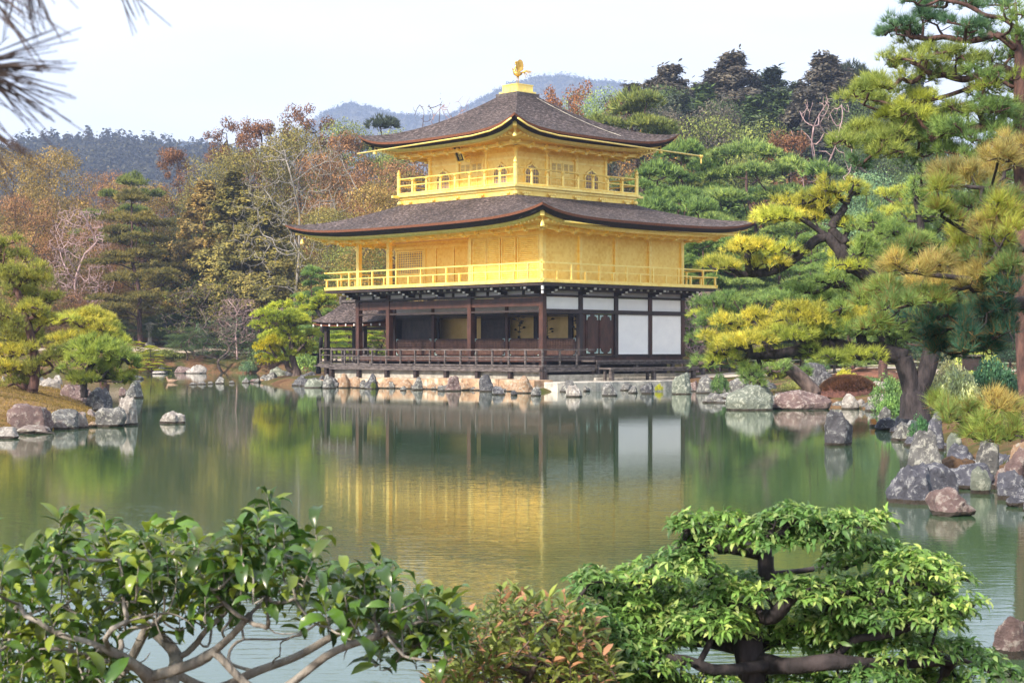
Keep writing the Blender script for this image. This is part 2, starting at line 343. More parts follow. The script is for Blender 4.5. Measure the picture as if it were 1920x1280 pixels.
def watermat():
    m, t, b = mat('pond_water')
    ge = nd(t, 'ShaderNodeNewGeometry')
    mp1 = nd(t, 'ShaderNodeMapping', {'Vector': (ge, 'Position'), 'Scale': (.8, 2.6, 1)})
    mp2 = nd(t, 'ShaderNodeMapping', {'Vector': (ge, 'Position'), 'Scale': (.25, .5, 1), 'Rotation': (0, 0, .3)})
    n1 = nd(t, 'ShaderNodeTexNoise', {'Vector': (mp1, 0), 'Scale': 4.5, 'Detail': 3, 'Roughness': .5})
    n2 = nd(t, 'ShaderNodeTexNoise', {'Vector': (mp2, 0), 'Scale': 1.0, 'Detail': 2})
    n3 = nd(t, 'ShaderNodeTexNoise', {'Vector': (ge, 'Position'), 'Scale': .16, 'Detail': 3})
    sp = nd(t, 'ShaderNodeSeparateXYZ', {'Vector': (ge, 'Position')}); yk = nd(t, 'ShaderNodeMapRange', {0: (sp, 1), 1: 14.0, 2: 30.0, 3: 2.3, 4: .55})
    k0 = nd(t, 'ShaderNodeMapRange', {0: (n3, 0), 1: .38, 2: .62, 3: .45, 4: 1.0}); k = nd(t, 'ShaderNodeMath', {0: (k0, 0), 1: (yk, 0)}, operation='MULTIPLY')
    a = nd(t, 'ShaderNodeMath', {0: (n1, 0), 1: (k, 0)}, operation='MULTIPLY')
    c = nd(t, 'ShaderNodeMath', {0: (n2, 0), 1: (a, 0)}, operation='ADD')
    bp = nd(t, 'ShaderNodeBump', {'Height': (c, 0), 'Strength': 1.0, 'Distance': .0011}); t.links.new(bp.outputs[0], b.inputs['Normal'])
    b.inputs['Base Color'].default_value = (.042, .084, .042, 1)
    b.inputs['Roughness'].default_value = .03; b.inputs['IOR'].default_value = 1.42
    return m
wa = np_mesh('pond_water', [(-400,-60,0),(400,-60,0),(400,125,0),(-400,125,0)], [(0,1,2,3)], watermat()); tag(wa, kind='structure')
# the left and right banks lie above it; beyond y=125 everything is hill
# ---- paths (light sand), laid on the ground as draped strips
def strip(name, pts, width, m, lift=.03, kind='structure', n=60):
    P = np.array(pts, float); seg = np.linspace(0, len(P)-1, n); i0 = np.clip(seg.astype(int), 0, len(P)-2); f = (seg - i0)[:, None]
    C = P[i0]*(1-f) + P[i0+1]*f; T = np.gradient(C, axis=0); T /= np.linalg.norm(T, axis=1, keepdims=True); N = np.stack([-T[:, 1], T[:, 0]], -1)
    js = np.linspace(-.5, .5, 7); X = C[:, 0][:, None] + N[:, 0][:, None]*js*width; Y = C[:, 1][:, None] + N[:, 1][:, None]*js*width
    Z = height(X, Y) + lift; V = np.stack([X, Y, Z], -1).reshape(-1, 3); k = len(js)
    ii = (np.arange(n-1)[:, None]*k + np.arange(k-1)[None]).ravel(); F = np.stack([ii, ii+1, ii+k+1, ii+k], -1)
    return tag(np_mesh(name, V, F, m, smooth=True), kind=kind)
M['sand'] = noisy('pale_sand', (.38, .31, .25), (.55, .47, .40), 1.2, .95, .3, bscale=9)
M['brownmoss'] = noisy('dark_brown_moss', (.05, .028, .016), (.13, .075, .04), 6, .95, .9, bscale=40, dist=.04)
M['moss'] = noisy('red_brown_moss', (.13, .05, .035), (.24, .11, .075), 3, .95, .9, bscale=26, dist=.06)
strip('path', [(-40, 126), (-26, 124.5), (-18, 124.5), (-12, 119), (-8, 108), (-6, 98)], 2.4, M['sand'])
strip('path', [(8.6, 71.5), (12, 76), (17, 80), (24, 84), (36, 88)], 3.2, M['sand'])
strip('path', [(5.5, 84), (10, 84), (16, 86), (26, 93)], 4, M['sand'])
# ---- hills far behind, with their canopy
def hill_mesh(name, pts, Y, depth, m, seed, rough=6):
    """ridge line from pixel points, a real hill body running back and forward"""
    P = np.array(pts, float); n = 160; px = np.linspace(P[0, 0], P[-1, 0], n); py = np.interp(px, P[:, 0], P[:, 1])
    X = (px - 960) / FPX * Y; Z = CAMH - (py - HOR) / FPX * Y; k = 26; js = np.linspace(-1, 1, k)
    rs = np.random.default_rng(seed); VX = []; 
    for j in js:
        prof = np.cos(j * np.pi / 2) ** 1.15 if j < 0 else np.cos(j * np.pi / 2)
        zz = (Z - rough*.75) * prof + (.35 * rough * np.array([mnoise.noise(Vector((x / 60, j * 5 + seed, 0))) for x in X])) * (abs(j) > .02) * prof
        VX.append(np.stack([X * (1 + .0 * j), np.full(n, Y + j * depth), zz - 3], -1))
    V = np.array(VX).reshape(-1, 3); ii = (np.arange(k-1)[:, None]*n + np.arange(n-1)[None]).ravel()
    F = np.stack([ii, ii+1, ii+n+1, ii+n], -1)
    o = tag(np_mesh(name, V, F, m, smooth=True), kind='structure'); return V.reshape(k, n, 3)
M['hillg'] = noisy('wooded_hill_ground', (.035, .04, .025), (.08, .075, .045), .05, 1, 0)
HA = hill_mesh('hill', [(-260,330),(-100,300),(0,292),(60,290),(110,287),(150,268),(235,264),(300,268),(360,272),(420,280),(520,300),(640,330),(800,420)], 900, 420, M['hillg'], 1, 9)
HB = hill_mesh('hill', [(60,330),(150,285),(205,262),(235,254),(300,262),(345,268),(370,262),(410,266),(480,300),(560,330)], 1900, 600, M['hillg'], 2, 8)
HC = hill_mesh('hill', [(500,300),(590,235),(620,208),(665,193),(705,200),(740,208),(790,212),(840,216),(900,185),(955,155),(1010,142),(1060,141),(1100,150),(1160,154),(1215,168),(1300,190),(1420,230),(1600,280)], 2300, 700, M['hillg'], 3, 9)
# ============================================================ the golden pavilion (local x runs along the right-hand face, y along the left-hand face)
pav = empty('golden_pavilion', (PCX, PD, 0), PA)
tag(pav, 'three storey golden pavilion with dark ground floor standing at the pond edge', 'pavilion')
B = 2.12; LX = 4 * B; LY = 5.5 * B
SY = [0, 2*B, 4.5*B, LY]
def frame_rect(mb, ax, c, a0, a1, z0, z1, w, d):
    """frame bars; ax 'x' = runs along x at y=c, 'y' = runs along y at x=c ; d = depth outward(-)"""
    def bar(u0, u1, v0, v1):
        if ax == 'x': mb.box(u0, u1, c - d, c, v0, v1)
        else: mb.box(c - d, c, u0, u1, v0, v1)
    bar(a0, a1, z1 - w, z1); bar(a0, a1, z0, z0 + w); bar(a0, a0 + w, z0 + w, z1 - w); bar(a1 - w, a1, z0 + w, z1 - w)
# --- ground floor platform and floors
m = MB(); m.box(.02, LX, .02, LY, 1.16, 1.34); m.build('floor_platform', M['grey'], pav)
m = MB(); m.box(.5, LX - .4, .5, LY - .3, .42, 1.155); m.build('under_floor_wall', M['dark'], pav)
m = MB()
for i in range(27): m.box(-.93 + .0, -.02, -.93 + i*.545, -.93 + i*.545 + .535, .86, .92)
m.box(-.95, -.9, -.95, LY+.95, .74, .858); m.box(-.9, 2.0, -.95, -.88, .74, .858)
m.box(-.02, 2.1, -.93, -.02, .86, .92)
m.build('veranda_deck', M['grey'], pav)
m = MB()
for y in np.arange(-.9, LY + 1, 1.93): m.box(-.88, -.72, y - .08, y + .08, .1, .74)
m.box(-.95, -.78, -.95, -.78, .05, .95)
for y in np.arange(.4, LY, 1.93): m.box(-.02, .14, y, y + .16, .42, 1.16)
m.box(1.9, 2.05, -.9, -.75, .1, .74)
m.split('deck_post', M['dark'], pav)
m = MB(); m.box(-.02, .03, 0, LY, 1.12, 1.30); m.box(0, LX, -.035, .015, 1.14, 1.34); m.build('floor_edge_beam', M['brown'], pav)
# east step benches
m = MB(); m.box(2.15, LX + 1.0, -.95, -.06, 1.12, 1.18)
for x in (2.3, 4.6, 6.9, 8.9): m.box(x, x+.14, -.85, -.72, .4, 1.12)
m.box(2.2, LX + .9, -.90, -.86, 1.02, 1.12)
m.build('upper_step', M['grey'], pav)
m = MB(); m.box(2.1, 7.6, -1.75, -1.1, .82, .89)
for x in (2.25, 4.8, 7.3): m.box(x, x+.16, -1.65, -1.5, .36, .82); m.box(x, x+.1, -1.3, -1.2, .36, .82)
m.box(2.1, 7.6, -1.72, -1.68, .74, .82)
m.build('lower_step', M['grey'], pav)
# --- ground floor posts
def gpost(x, y, z0=1.3, z1=4.1, w=.2, mm='brown'):
    MB().box(x-w/2, x+w/2, y-w/2, y+w/2, z0, z1).build('post', M[mm], pav)
for y in SY: gpost(0, y, .92 if y == 0 else 1.3, 4.1, .22)
for x in (B, 2*B, 3*B, 4*B): gpost(x, 0, 1.3, 4.1, .2, 'brown' if x > 2*B else 'dark')
for y in (0, B, 2*B, 3*B, 9.0, LY): 
    if y: gpost(B, y, 1.3, 3.5, .17)
gpost(LX, LY); gpost(0+4.24, LY)
# --- beams
m = MB(); m.box(-.07, .07, .11, LY, 3.36, 3.70); m.build('long_beam', M['brown'], pav)
m = MB(); m.box(.1, LX+.14, -.12, -.0, 3.08, 3.24); m.box(.1, LX+.14, -.11, -.0, 3.74, 3.82); m.box(-.12, .0, 0, LY+.14, 3.73, 3.82)
m.box(.1, LX+.2, -.10, .02, 1.345, 1.40); m.box(-.08, .06, .1, LY+.1, 3.12, 3.20)
m.box(B-.06, B+.06, .1, LY, 3.04, 3.16); m.box(B-.05, B+.05, .1, LY, 2.98, 3.02)
m.split('tie_beam', M['dark'], pav)
# --- plaster panels, right face
for k in range(4):
    x0, x1 = k*B + .11, (k+1)*B - .11
    MB().box(x0, x1, -.03, .03, 3.25, 3.73).build('plaster_panel', M['plaster'], pav)
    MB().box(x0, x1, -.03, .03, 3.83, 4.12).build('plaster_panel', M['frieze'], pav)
for k in (2, 3):
    x0, x1 = k*B + .12, (k+1)*B - .12
    o = MB().box(x0, x1, -.04, .02, 1.42, 3.07).build('white_wall_panel', M['plaster'], pav)
    mm = MB(); frame_rect(mm, 'x', -.04, x0, x1, 1.42, 3.07, .03, .02); mm.build('border', M['white'], o)
for k in range(11):
    y0 = k*B/2 + .1
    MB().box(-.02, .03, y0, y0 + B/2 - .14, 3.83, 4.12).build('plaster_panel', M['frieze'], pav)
m = MB(); 
for k in range(12): m.box(-.06, .05, k*B/2 - .06, k*B/2 + .06, 3.83, 4.12)
m.split('frieze_stud', M['dark'], pav)
# --- panelled double door, right face bay 2
d = MB().box(B+.11, 2*B-.11, -.03, .03, 1.41, 3.07).build('door_surround', M['brown'], pav)
for k in range(2):
    x0 = B + .32 + k*.79; x1 = x0 + .68; z0, z1 = 1.46, 3.03
    leaf = MB().box(x0, x1, -.07, -.032, z0, z1).build('door_leaf', M['brown'], pav)
    mm = MB(); V = []; n = 28                            # oblong raised field with rounded ends
    for i in range(n):
        a = 2*math.pi*i/n; sx = math.cos(a); sz = math.sin(a)
        V.append(((x0+x1)/2 + .27*sx, -.088, (z0+z1)/2 + math.copysign(.5, sz) + .24*sz))
    V2 = [(p[0], -.068, p[2]) for p in V]
    mm.add(V + V2, [tuple(range(n))] + [(i, (i+1) % n, n+(i+1) % n, n+i) for i in range(n)]); mm.build('raised_panel', M['brown'], leaf)
    for cx, sx in ((x0, 1), (x1, -1)):
        for cz, sz in ((z0, 1), (z1, -1)):
            mm = MB()
            mm.box(min(cx, cx+sx*.2), max(cx, cx+sx*.2), -.094, -.072, min(cz, cz+sz*.05), max(cz, cz+sz*.05))
            mm.box(min(cx, cx+sx*.05), max(cx, cx+sx*.05), -.093, -.071, min(cz+sz*.05, cz+sz*.2), max(cz+sz*.05, cz+sz*.2))
            mm.box(min(cx+sx*.05, cx+sx*.10), max(cx+sx*.05, cx+sx*.10), -.093, -.071, min(cz+sz*.05, cz+sz*.10), max(cz+sz*.05, cz+sz*.10)); mm.build('corner_plate', M['verdigris'], leaf)
# --- inner room and its dim walls
m = MB(); m.box(B+1.0, B+1.06, 0.1, LY, 1.34, 3.4); m.build('inner_back_wall', M['inner'], pav)
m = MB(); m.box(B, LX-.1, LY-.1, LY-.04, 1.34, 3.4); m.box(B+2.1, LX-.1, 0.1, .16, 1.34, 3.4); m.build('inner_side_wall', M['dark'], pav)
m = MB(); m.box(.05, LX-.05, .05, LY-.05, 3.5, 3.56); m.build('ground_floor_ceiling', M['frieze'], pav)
m = MB(); m.box(B-.03, B+.03, .1, LY-.1, 3.17, 3.49); m.build('upper_plaster_strip', M['frieze'], pav)
m = MB()
for y in (1.3, 2.9, 3.35, 5.2, 5.7): m.box(B+.90, B+.985, y, y + .24, 1.34, 3.3)
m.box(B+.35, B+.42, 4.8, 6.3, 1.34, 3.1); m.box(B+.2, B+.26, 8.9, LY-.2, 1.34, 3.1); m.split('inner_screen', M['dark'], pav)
# plant vases inside: flower arrangements on the altar, their silhouette put into the black colour
def vase(x, y, h, seed, lab):
    r = random.Random(seed); o = empty('flower_vase', tuple(L2W(x, y)) + (1.34,), 0)
    tag(o, lab, 'vase')
    MB().lathe((0, 0, 0), [(.30,0),(.30,.5),(.07,.52),(.12,.62),(.10,.74),(.05,.80),(.08,.86)], 10).build('vase_body', M['black'], o)
    mm = MB(); mm.tube([(0,0,.84),(.03,0,.84+h*.4),(-.02,0,.84+h)], .013, 5)
    for i in range(9):
        z = .95 + h*i/9.0; a = r.uniform(0, 6.3); l = r.uniform(.1, .24)
        mm.tube([(0,0,z),(l*math.cos(a), l*math.sin(a), z+.07)], .009, 4)
        c = (l*math.cos(a), l*math.sin(a), z+.07); q = r.uniform(.07, .12)
        mm.lathe((c[0], c[1], c[2]-.02), [(.02,0),(q,.03),(q*.8,.06),(.01,.09)], 7)
    mm.lathe((-.02, 0, .84+h), [(.02,0),(.09,.04),(.06,.12),(.01,.15)], 8)
    mm.build('stems_and_blooms', M['black'], o)
vase(2.7, .75, .75, 1, 'silhouetted vase with tall lotus stems behind the latticed half wall beside the double door')
vase(2.7, 2.45, .95, 2, 'dark lotus arrangement against the dim gold wall just left of the corner post')
vase(2.7, 4.15, .8, 3, 'faint dark flower arrangement inside the open ground floor, furthest from the corner post')
# --- lattice half shutters on the inner line
def lattice(y0, y1):
    o = MB().box(B-.012, B+.012, y0+.05, y1-.05, 1.42, 2.05).build('lattice_shutter', M['brown'], pav)
    mm = MB(); frame_rect(mm, 'y', B-.014, y0+.04, y1-.04, 1.38, 2.09, .05, .03); mm.build('frame', M['brown'], o)
    mm = MB()
    for z in np.linspace(1.47, 2.0, 8): mm.box(B-.034, B-.016, y0+.1, y1-.1, z-.012, z+.012)
    for y in np.arange(y0+.14, y1-.1, .095): mm.box(B-.028, B-.013, y-.010, y+.010, 1.43, 2.04)
    mm.build('lattice_bars', M['lattice'], o)
    for yy, s in ((y0+.04, 1), (y1-.04, -1)):
        for z, q in ((2.09, -1), (1.38, 1)):
            mm = MB(); mm.box(B-.052, B-.046, min(yy, yy+s*.14), max(yy, yy+s*.14), min(z, z+q*.03), max(z, z+q*.03))
            mm.box(B-.052, B-.046, min(yy, yy+s*.03), max(yy, yy+s*.03), min(z+q*.03, z+q*.12), max(z+q*.03, z+q*.12)); mm.build('corner_plate', M['verdigris'], o)
for y0, y1 in ((.05, B), (B, 2*B), (2*B, 3*B), (3*B, 9.0), (9.0, LY)): lattice(y0+.08, y1-.08)
# --- railings
def railing(name, segs, zf, rails, posts, mm, r=.03, ext=.14, parent=None):
    """segs: list of (p0,p1) in plan; rails: list of (z, halfheight, halfwidth); posts: (spacing, [(height, half)...cycle])"""
    o = empty(name, (0, 0, 0), 0, parent or pav)
    hb = MB()
    for p0, p1 in segs:
        p0 = Vector((*p0, 0)); p1 = Vector((*p1, 0)); dd = (p1-p0); L = dd.length; dd.normalize()
        for z, hh, hw in rails:
            hb.beam(p0 - dd*ext + Vector((0,0,zf+z)), p1 + dd*ext + Vector((0,0,zf+z)), hw*2, hh*2)
    hb.split('rail', mm, o)
    for p0, p1 in segs:
        p0 = Vector((*p0, 0)); p1 = Vector((*p1, 0)); dd = (p1-p0); L = dd.length; n = max(1, round(L / posts[0])); 
        for i in range(n+1):
            if i == 0 and p0.length and (p0.x, p0.y) != tuple(segs[0][0]): continue
            hgt, hw = posts[1][i % len(posts[1])]; c = p0 + dd*(i/n)
            MB().box(c.x-hw, c.x+hw, c.y-hw, c.y+hw, zf, zf+hgt).build('baluster', mm, o)
    return o
e = .93
railing('lower_railing', [((2.0, -.88), (-.88, -.88)), ((-.88, -.88), (-.88, LY+.85))], .92, [(.69, .028, .035), (.40, .022, .025), (.30, .018, .02), (.06, .03, .035)], (.95, [(.67, .035)]), M['grey'], ext=.06)
railing('west_railing', [((-.85, LY+.85), (1.2, LY+.85)), ((1.2, LY+4.2), (3.6, LY+4.2)), ((3.9, LY+.9), (8.3, LY+.9))], 1.0, [(.69, .028, .035), (.40, .022, .025), (.06, .03, .035)], (.8, [(.67, .035)]), M['grey'], ext=.04)
# --- balcony of the second storey
o1 = 1.1
m = MB(); m.box(-o1+.05, LX+o1-.05, -o1+.05, LY+o1-.05, 4.13, 4.25); m.build('balcony_floor', M['dark'], pav)
m = MB(); m.box(-o1, LX+o1, -o1, LY+o1, 4.252, 4.33); m.build('balcony_gold_edge', M['goldtrim'], pav)
# brackets under the balcony
def bracket(p, dx, dy, parent=pav):
    """stacked bracket arm reaching outward from wall point p along (dx,dy)"""
    o = MB(); px_, py_ = p; sx, sy = -dy, dx
    def bb(a0, a1, hw, z0, z1, mb):
        x0, x1 = px_ + dx*a0, px_ + dx*a1; y0, y1 = py_ + dy*a0, py_ + dy*a1
        mb.box(min(x0, x1) - abs(sx)*hw, max(x0, x1) + abs(sx)*hw, min(y0, y1) - abs(sy)*hw, max(y0, y1) + abs(sy)*hw, z0, z1)
    bb(.06, .42, .07, 3.84, 3.93, o); bb(.06, .62, .065, 3.93, 4.02, o); bb(.06, .85, .06, 4.02, 4.128, o)
    a = o.build('bracket_arm', M['dark'], parent)
    t = MB(); bb(.42, .47, .05, 3.86, 3.92, t); bb(.62, .67, .05, 3.94, 4.01, t); bb(.85, .91, .05, 4.03, 4.11, t)
    t.split('white_tip', M['white'], a)
for k in range(5): bracket((k*B + (.12 if k == 0 else 0), 0), 0, -1)
for y in np.linspace(.12, LY, 6.5.__int__()+1): bracket((0, float(y)), -1, 0)
m = MB()
m.beam((-.1,-.1,4.03), (-.95,-.95,4.03), .1, .12); a = m.build('bracket_arm', M['dark'], pav)
m = MB(); m.cbox((-.98,-.98,4.05), (.08,.08,.15)); m.cbox((-.85,-.85,3.88), (.07,.07,.12)); m.build('white_tip', M['white'], a)
m = MB()
for k in range(28): m.box(-.5, -.42, .3 + k*.42, .3 + k*.42 + .05, 4.05, 4.12)
for k in range(20): m.box(.3 + k*.42, .35 + k*.42, -.5, -.42, 4.05, 4.12)
m.split('joist_tip', M['white'], pav)
m = MB(); m.box(-.42, -.3, -.4, LY+.4, 3.97, 4.12); m.box(-.3, LX+.4, -.42, -.3, 3.97, 4.12); m.build('bracket_purlin', M['dark'], pav)
q = o1 - .08
railing('balcony_railing', [((-q, LY+q), (-q, -q)), ((-q, -q), (LX+q, -q)), ((LX+q, -q), (LX+q, LY+q)), ((LX+q, LY+q), (-q, LY+q))], 4.33,
        [(.70, .026, .03), (.40, .02, .025), (.03, .03, .04)], (.795, [(.70, .035), (.40, .035)]), M['goldtrim'], ext=.13)
# --- second storey walls
Z2 = 4.34
m = MB(); m.box(.0, LX, 0, .08, Z2, 6.85); m.build('wall', M['gold'], pav)                       # right face
m = MB(); m.box(0, .08, .085, 2*B, Z2, 6.85); m.build('wall', M['gold'], pav)                    # closed part of left face
m = MB(); m.box(.08, B, 2*B-.08, 2*B, Z2, 6.6); m.build('wall', M['gold'], pav)                  # return
m = MB(); m.box(B, B+.08, 2*B, LY, Z2, 6.6); m.build('wall', M['gold'], pav)                     # recessed wall
m = MB(); m.box(B+.08, LX, LY-.08, LY, Z2, 6.85); m.box(LX-.08, LX, .08, LY-.08, Z2, 6.85); m.build('wall', M['gold'], pav)
m = MB(); m.box(-.02, B-.01, 2*B+.01, LY+.05, 6.42, 6.47); m.build('veranda_ceiling', M['ceil'], pav)
m = MB(); m.box(-.07, .07, 2*B, LY+.1, 6.30, 6.60); m.box(-.05, B, LY-.06, LY+.06, 6.32, 6.6); m.box(B-.05, B-.003, 2*B+.01, LY, 6.12, 6.26); m.build('lintel_beam', M['goldtrim'], pav)
m = MB(); m.box(-.06, LX+.06, -.06, -.003, 6.24, 6.38); m.box(-.06, -.003, 0, 2*B+.06, 6.20, 6.34)
m.box(-.05, LX+.05, -.05, -.003, Z2, 4.44); m.box(-.05, -.003, 0, 2*B+.05, Z2, 4.44); m.build('wall_rail', M['goldtrim'], pav)
def g2post(x, y, z1=6.24, w=.17): MB().box(x-w/2, x+w/2, y-w/2, y+w/2, Z2, z1).build('post', M['goldtrim'], pav)
for x in (B, 2*B, 3*B, 4*B-.02): g2post(x, 0)
MB().box(-.1, .1, -.1, .1, Z2, 6.75).build('post', M['goldtrim'], pav)
g2post(0, 2*B-.02); g2post(0, 4.5*B, 6.5, .19); g2post(0, LY, 6.5, .19)
for y in (2*B+.55, 3*B+.35, 3.6*B, 4*B+.35, 9.55, LY-.1): MB().box(B-.06, B-.003, y-.04, y+.04, Z2, 6.12).build('post', M['goldtrim'], pav)
# louvred shutters, closed part
for y0, y1 in ((.16, 1.38), (1.50, 2.12+.2), (2.42, 3.2), (3.26, 4.05)):
    o = MB().box(-.035, -.003, y0, y1, 4.45, 6.18).build('louvred_shutter', M['gold'], pav)
    mm = MB(); z = 4.50
    while z < 6.12: mm.add([(-.037, y0+.04, z), (-.037, y1-.04, z), (-.065, y1-.04, z+.012), (-.065, y0+.04, z+.012), (-.037, y0+.04, z+.045), (-.037, y1-.04, z+.045)], [(0,1,2,3),(3,2,5,4)]); z += .078
    mm.build('louvres', M['goldtrim'], o)
    mm = MB(); frame_rect(mm, 'y', -.037, y0, y1, 4.45, 6.18, .045, .035); mm.build('frame', M['goldtrim'], o)
# lattice window on recessed wall
y0, y1 = 9.66, LY-.2
o = MB().box(B-.02, B-.003, y0, y1, 5.05, 6.02).build('lattice_window', M['mauve'], pav)
mm = MB(); frame_rect(mm, 'y', B-.02, y0-.06, y1+.06, 4.99, 6.08, .07, .05)
mm.build('frame', M['goldtrim'], o); mm = MB()
for z in np.linspace(5.12, 5.96, 9): mm.box(B-.045, B-.024, y0, y1, z-.016, z+.016)
for y in np.linspace(y0+.08, y1-.08, 14): mm.box(B-.05, B-.023, y-.016, y+.016, 5.06, 6.01)
mm.build('lattice_bars', M['goldtrim'], o)
MB().box(B-.03, B-.003, y0, y1, 4.45, 4.95).build('dado_panel', M['gold'], pav)
for ya, yb in ((2*B+.1, 2*B+.5), (2*B+.62, 3*B+.3), (3*B+.42, 3.6*B-.06), (3.6*B+.06, 4*B+.3), (4*B+.42, 9.5)):
    MB().box(B-.025, B-.003, ya, yb, 4.42, 6.08).build('sliding_panel', M['gold'], pav)

# ============================================================ roofs
def roof(outer, inner, ze, zt, lift, pw, thick, name, zs, wall, zwall, tiplift=.0):
    """outer/inner = (x0,x1,y0,y1). returns nothing; builds shingle surface, layered edge, soffit"""
    ox0, ox1, oy0, oy1 = outer; ix0, ix1, iy0, iy1 = inner
    oc = [(ox0, oy0), (ox1, oy0), (ox1, oy1), (ox0, oy1)]; ic = [(ix0, iy0), (ix1, iy0), (ix1, iy1), (ix0, iy1)]
    NS, NT = 41, 15; s = np.linspace(-1, 1, NS); t = np.linspace(0, 1, NT)
    def edge_lift(sv): return lift * (.25 * np.abs(sv)**2.2 + .75 * np.abs(sv)**6)
    par = empty(name, (0, 0, 0), 0, pav)
    VV, FF = [], []
    for k in range(4):
        a0, a1 = np.array(oc[k]), np.array(oc[(k+1) % 4]); b0, b1 = np.array(ic[k]), np.array(ic[(k+1) % 4])
        S, T = np.meshgrid(s, t); f = ((S + 1) / 2)[..., None]; Te = T[..., None]
        O = a0*(1-f) + a1*f; I = b0*(1-f) + b1*f; P = O*(1-Te) + I*Te
        Z = ze + (zt - ze) * (T**pw) + edge_lift(S) * (1-T)**2.2
        V = np.concatenate([P, Z[..., None]], -1).reshape(-1, 3); n0 = sum(len(v) for v in VV)
        ii = (np.arange(NT-1)[:, None]*NS + np.arange(NS-1)[None]).ravel() + n0
        VV.append(V); FF.append(np.stack([ii, ii+1, ii+NS+1, ii+NS], -1))
    np_mesh('shingles', np.concatenate(VV), np.concatenate(FF), M['shingle'], par, smooth=True)
    # layered edges: list of (inset, z offset) profiles swept round
    cx, cy = (ox0+ox1)/2, (oy0+oy1)/2
    def ring(prof, nm, mt):
        VV, FF = [], []; base = 0; m_ = len(prof)
        for k in range(4):
            a0, a1 = np.array(oc[k]), np.array(oc[(k+1) % 4]); dirv = (a1-a0)/np.linalg.norm(a1-a0); nrm = np.array([-dirv[1], dirv[0]])
            f = ((s+1)/2)[:, None]
            rows = []
            for ins, dz in prof:
                q0 = a0 + nrm*ins + dirv*ins; q1 = a1 + nrm*ins - dirv*ins
                P = q0*(1-f) + q1*f; Z = ze + edge_lift(s) + dz
                rows.append(np.concatenate([P, Z[:, None]], -1))
            V = np.array(rows).reshape(-1, 3); ii = (np.arange(m_-1)[:, None]*NS + np.arange(NS-1)[None]).ravel() + base
            VV.append(V); FF.append(np.stack([ii+1, ii, ii+NS, ii+NS+1], -1)); base += len(V)
        np_mesh(nm, np.concatenate(VV), np.concatenate(FF), mt, par)
    ring([(0, .0), (.03, -thick*.38)], 'shingle_edge', M['barkcut'])
    ring([(.03, -thick*.38), (.07, -thick*.40), (.14, -thick), (.55, -thick - .01)], 'under_shingle', M['barkdark'])
    ring([(.42, -thick - .012), (.42, -thick - .13), (.50, -thick - .13), (.50, -thick - .16), (.58, -thick - .16), (.60, -thick - .05)], 'gold_fascia', M['goldtrim'])
    # soffit from fascia to wall
    wx0, wx1, wy0, wy1 = wall; wc = [(wx0, wy0), (wx1, wy0), (wx1, wy1), (wx0, wy1)]
    VV, FF = [], []; base = 0; NT2 = 6; t2 = np.linspace(0, 1, NT2)
    for k in range(4):
        a0, a1 = np.array(oc[k]), np.array(oc[(k+1) % 4]); dirv = (a1-a0)/np.linalg.norm(a1-a0); nrm = np.array([-dirv[1], dirv[0]])
        a0, a1 = a0 + (nrm+dirv)*.57, a1 + (nrm-dirv)*.57
        b0, b1 = np.array(wc[k]), np.array(wc[(k+1) % 4]); S, T = np.meshgrid(s, t2); f = ((S+1)/2)[..., None]
        P = (a0*(1-f)+a1*f)*(1-T[..., None]) + (b0*(1-f)+b1*f)*T[..., None]
        Z = (ze - thick - .06 + edge_lift(S))*(1-T) + zwall*T - .08*np.sin(T*np.pi)
        V = np.concatenate([P, Z[..., None]], -1).reshape(-1, 3); ii = (np.arange(NT2-1)[:, None]*NS + np.arange(NS-1)[None]).ravel() + base
        VV.append(V); FF.append(np.stack([ii, ii+1, ii+NS+1, ii+NS], -1)); base += len(V)
    np_mesh('soffit', np.concatenate(VV), np.concatenate(FF), M['gold'], par, smooth=True)
    # rafters + purlin with hanging blocks
    raf = MB(); blk = MB(); pur = MB()
    for k in range(4):
        a0, a1 = Vector((*oc[k], 0)), Vector((*oc[(k+1) % 4], 0)); dirv = (a1-a0).normalized(); nrm = Vector((-dirv.y, dirv.x, 0)); L = (a1-a0).length
        wlo = Vector((*wc[k], 0)); whi = Vector((*wc[(k+1) % 4], 0)); dep = (wlo - a0).dot(nrm)
        n = int(L / .21)
        for i in range(1, n):
            u = L*i/n; sv_ = 2*i/n - 1
            far = min(dep, min(u, L-u))
            if far < .8: continue
            el = float(edge_lift(np.array(sv_)))
            def zat(ins):
                T = (ins-.57)/(dep-.57); return (ze-thick-.06+el)*(1-T) + zwall*T - .08*math.sin(max(T, 0)*math.pi)
            p0 = a0 + dirv*u + nrm*.5; p1 = a0 + dirv*u + nrm*(far-.02)
            raf.beam((p0.x, p0.y, zat(.5)-.05), (p1.x, p1.y, zat(far)-.05), .065, .08)
        # purlin
        ins = .57 + (dep-.57)*.42; npu = 24; zz = []
        for i in range(npu):
            u0 = ins + (L-2*ins)*i/npu; u1 = ins + (L-2*ins)*(i+1)/npu
            def zp(u):
                sv_ = 2*u/L - 1; el = float(edge_lift(np.array(sv_))); return (ze-thick-.06+el)*.58 + zwall*.42 - .08*math.sin(.42*math.pi) - .17
            p0 = a0+dirv*u0+nrm*ins; p1 = a0+dirv*u1+nrm*ins
            pur.beam((p0.x, p0.y, zp(u0)), (p1.x, p1.y, zp(u1)), .12, .13)
        nb = int(L/1.06)
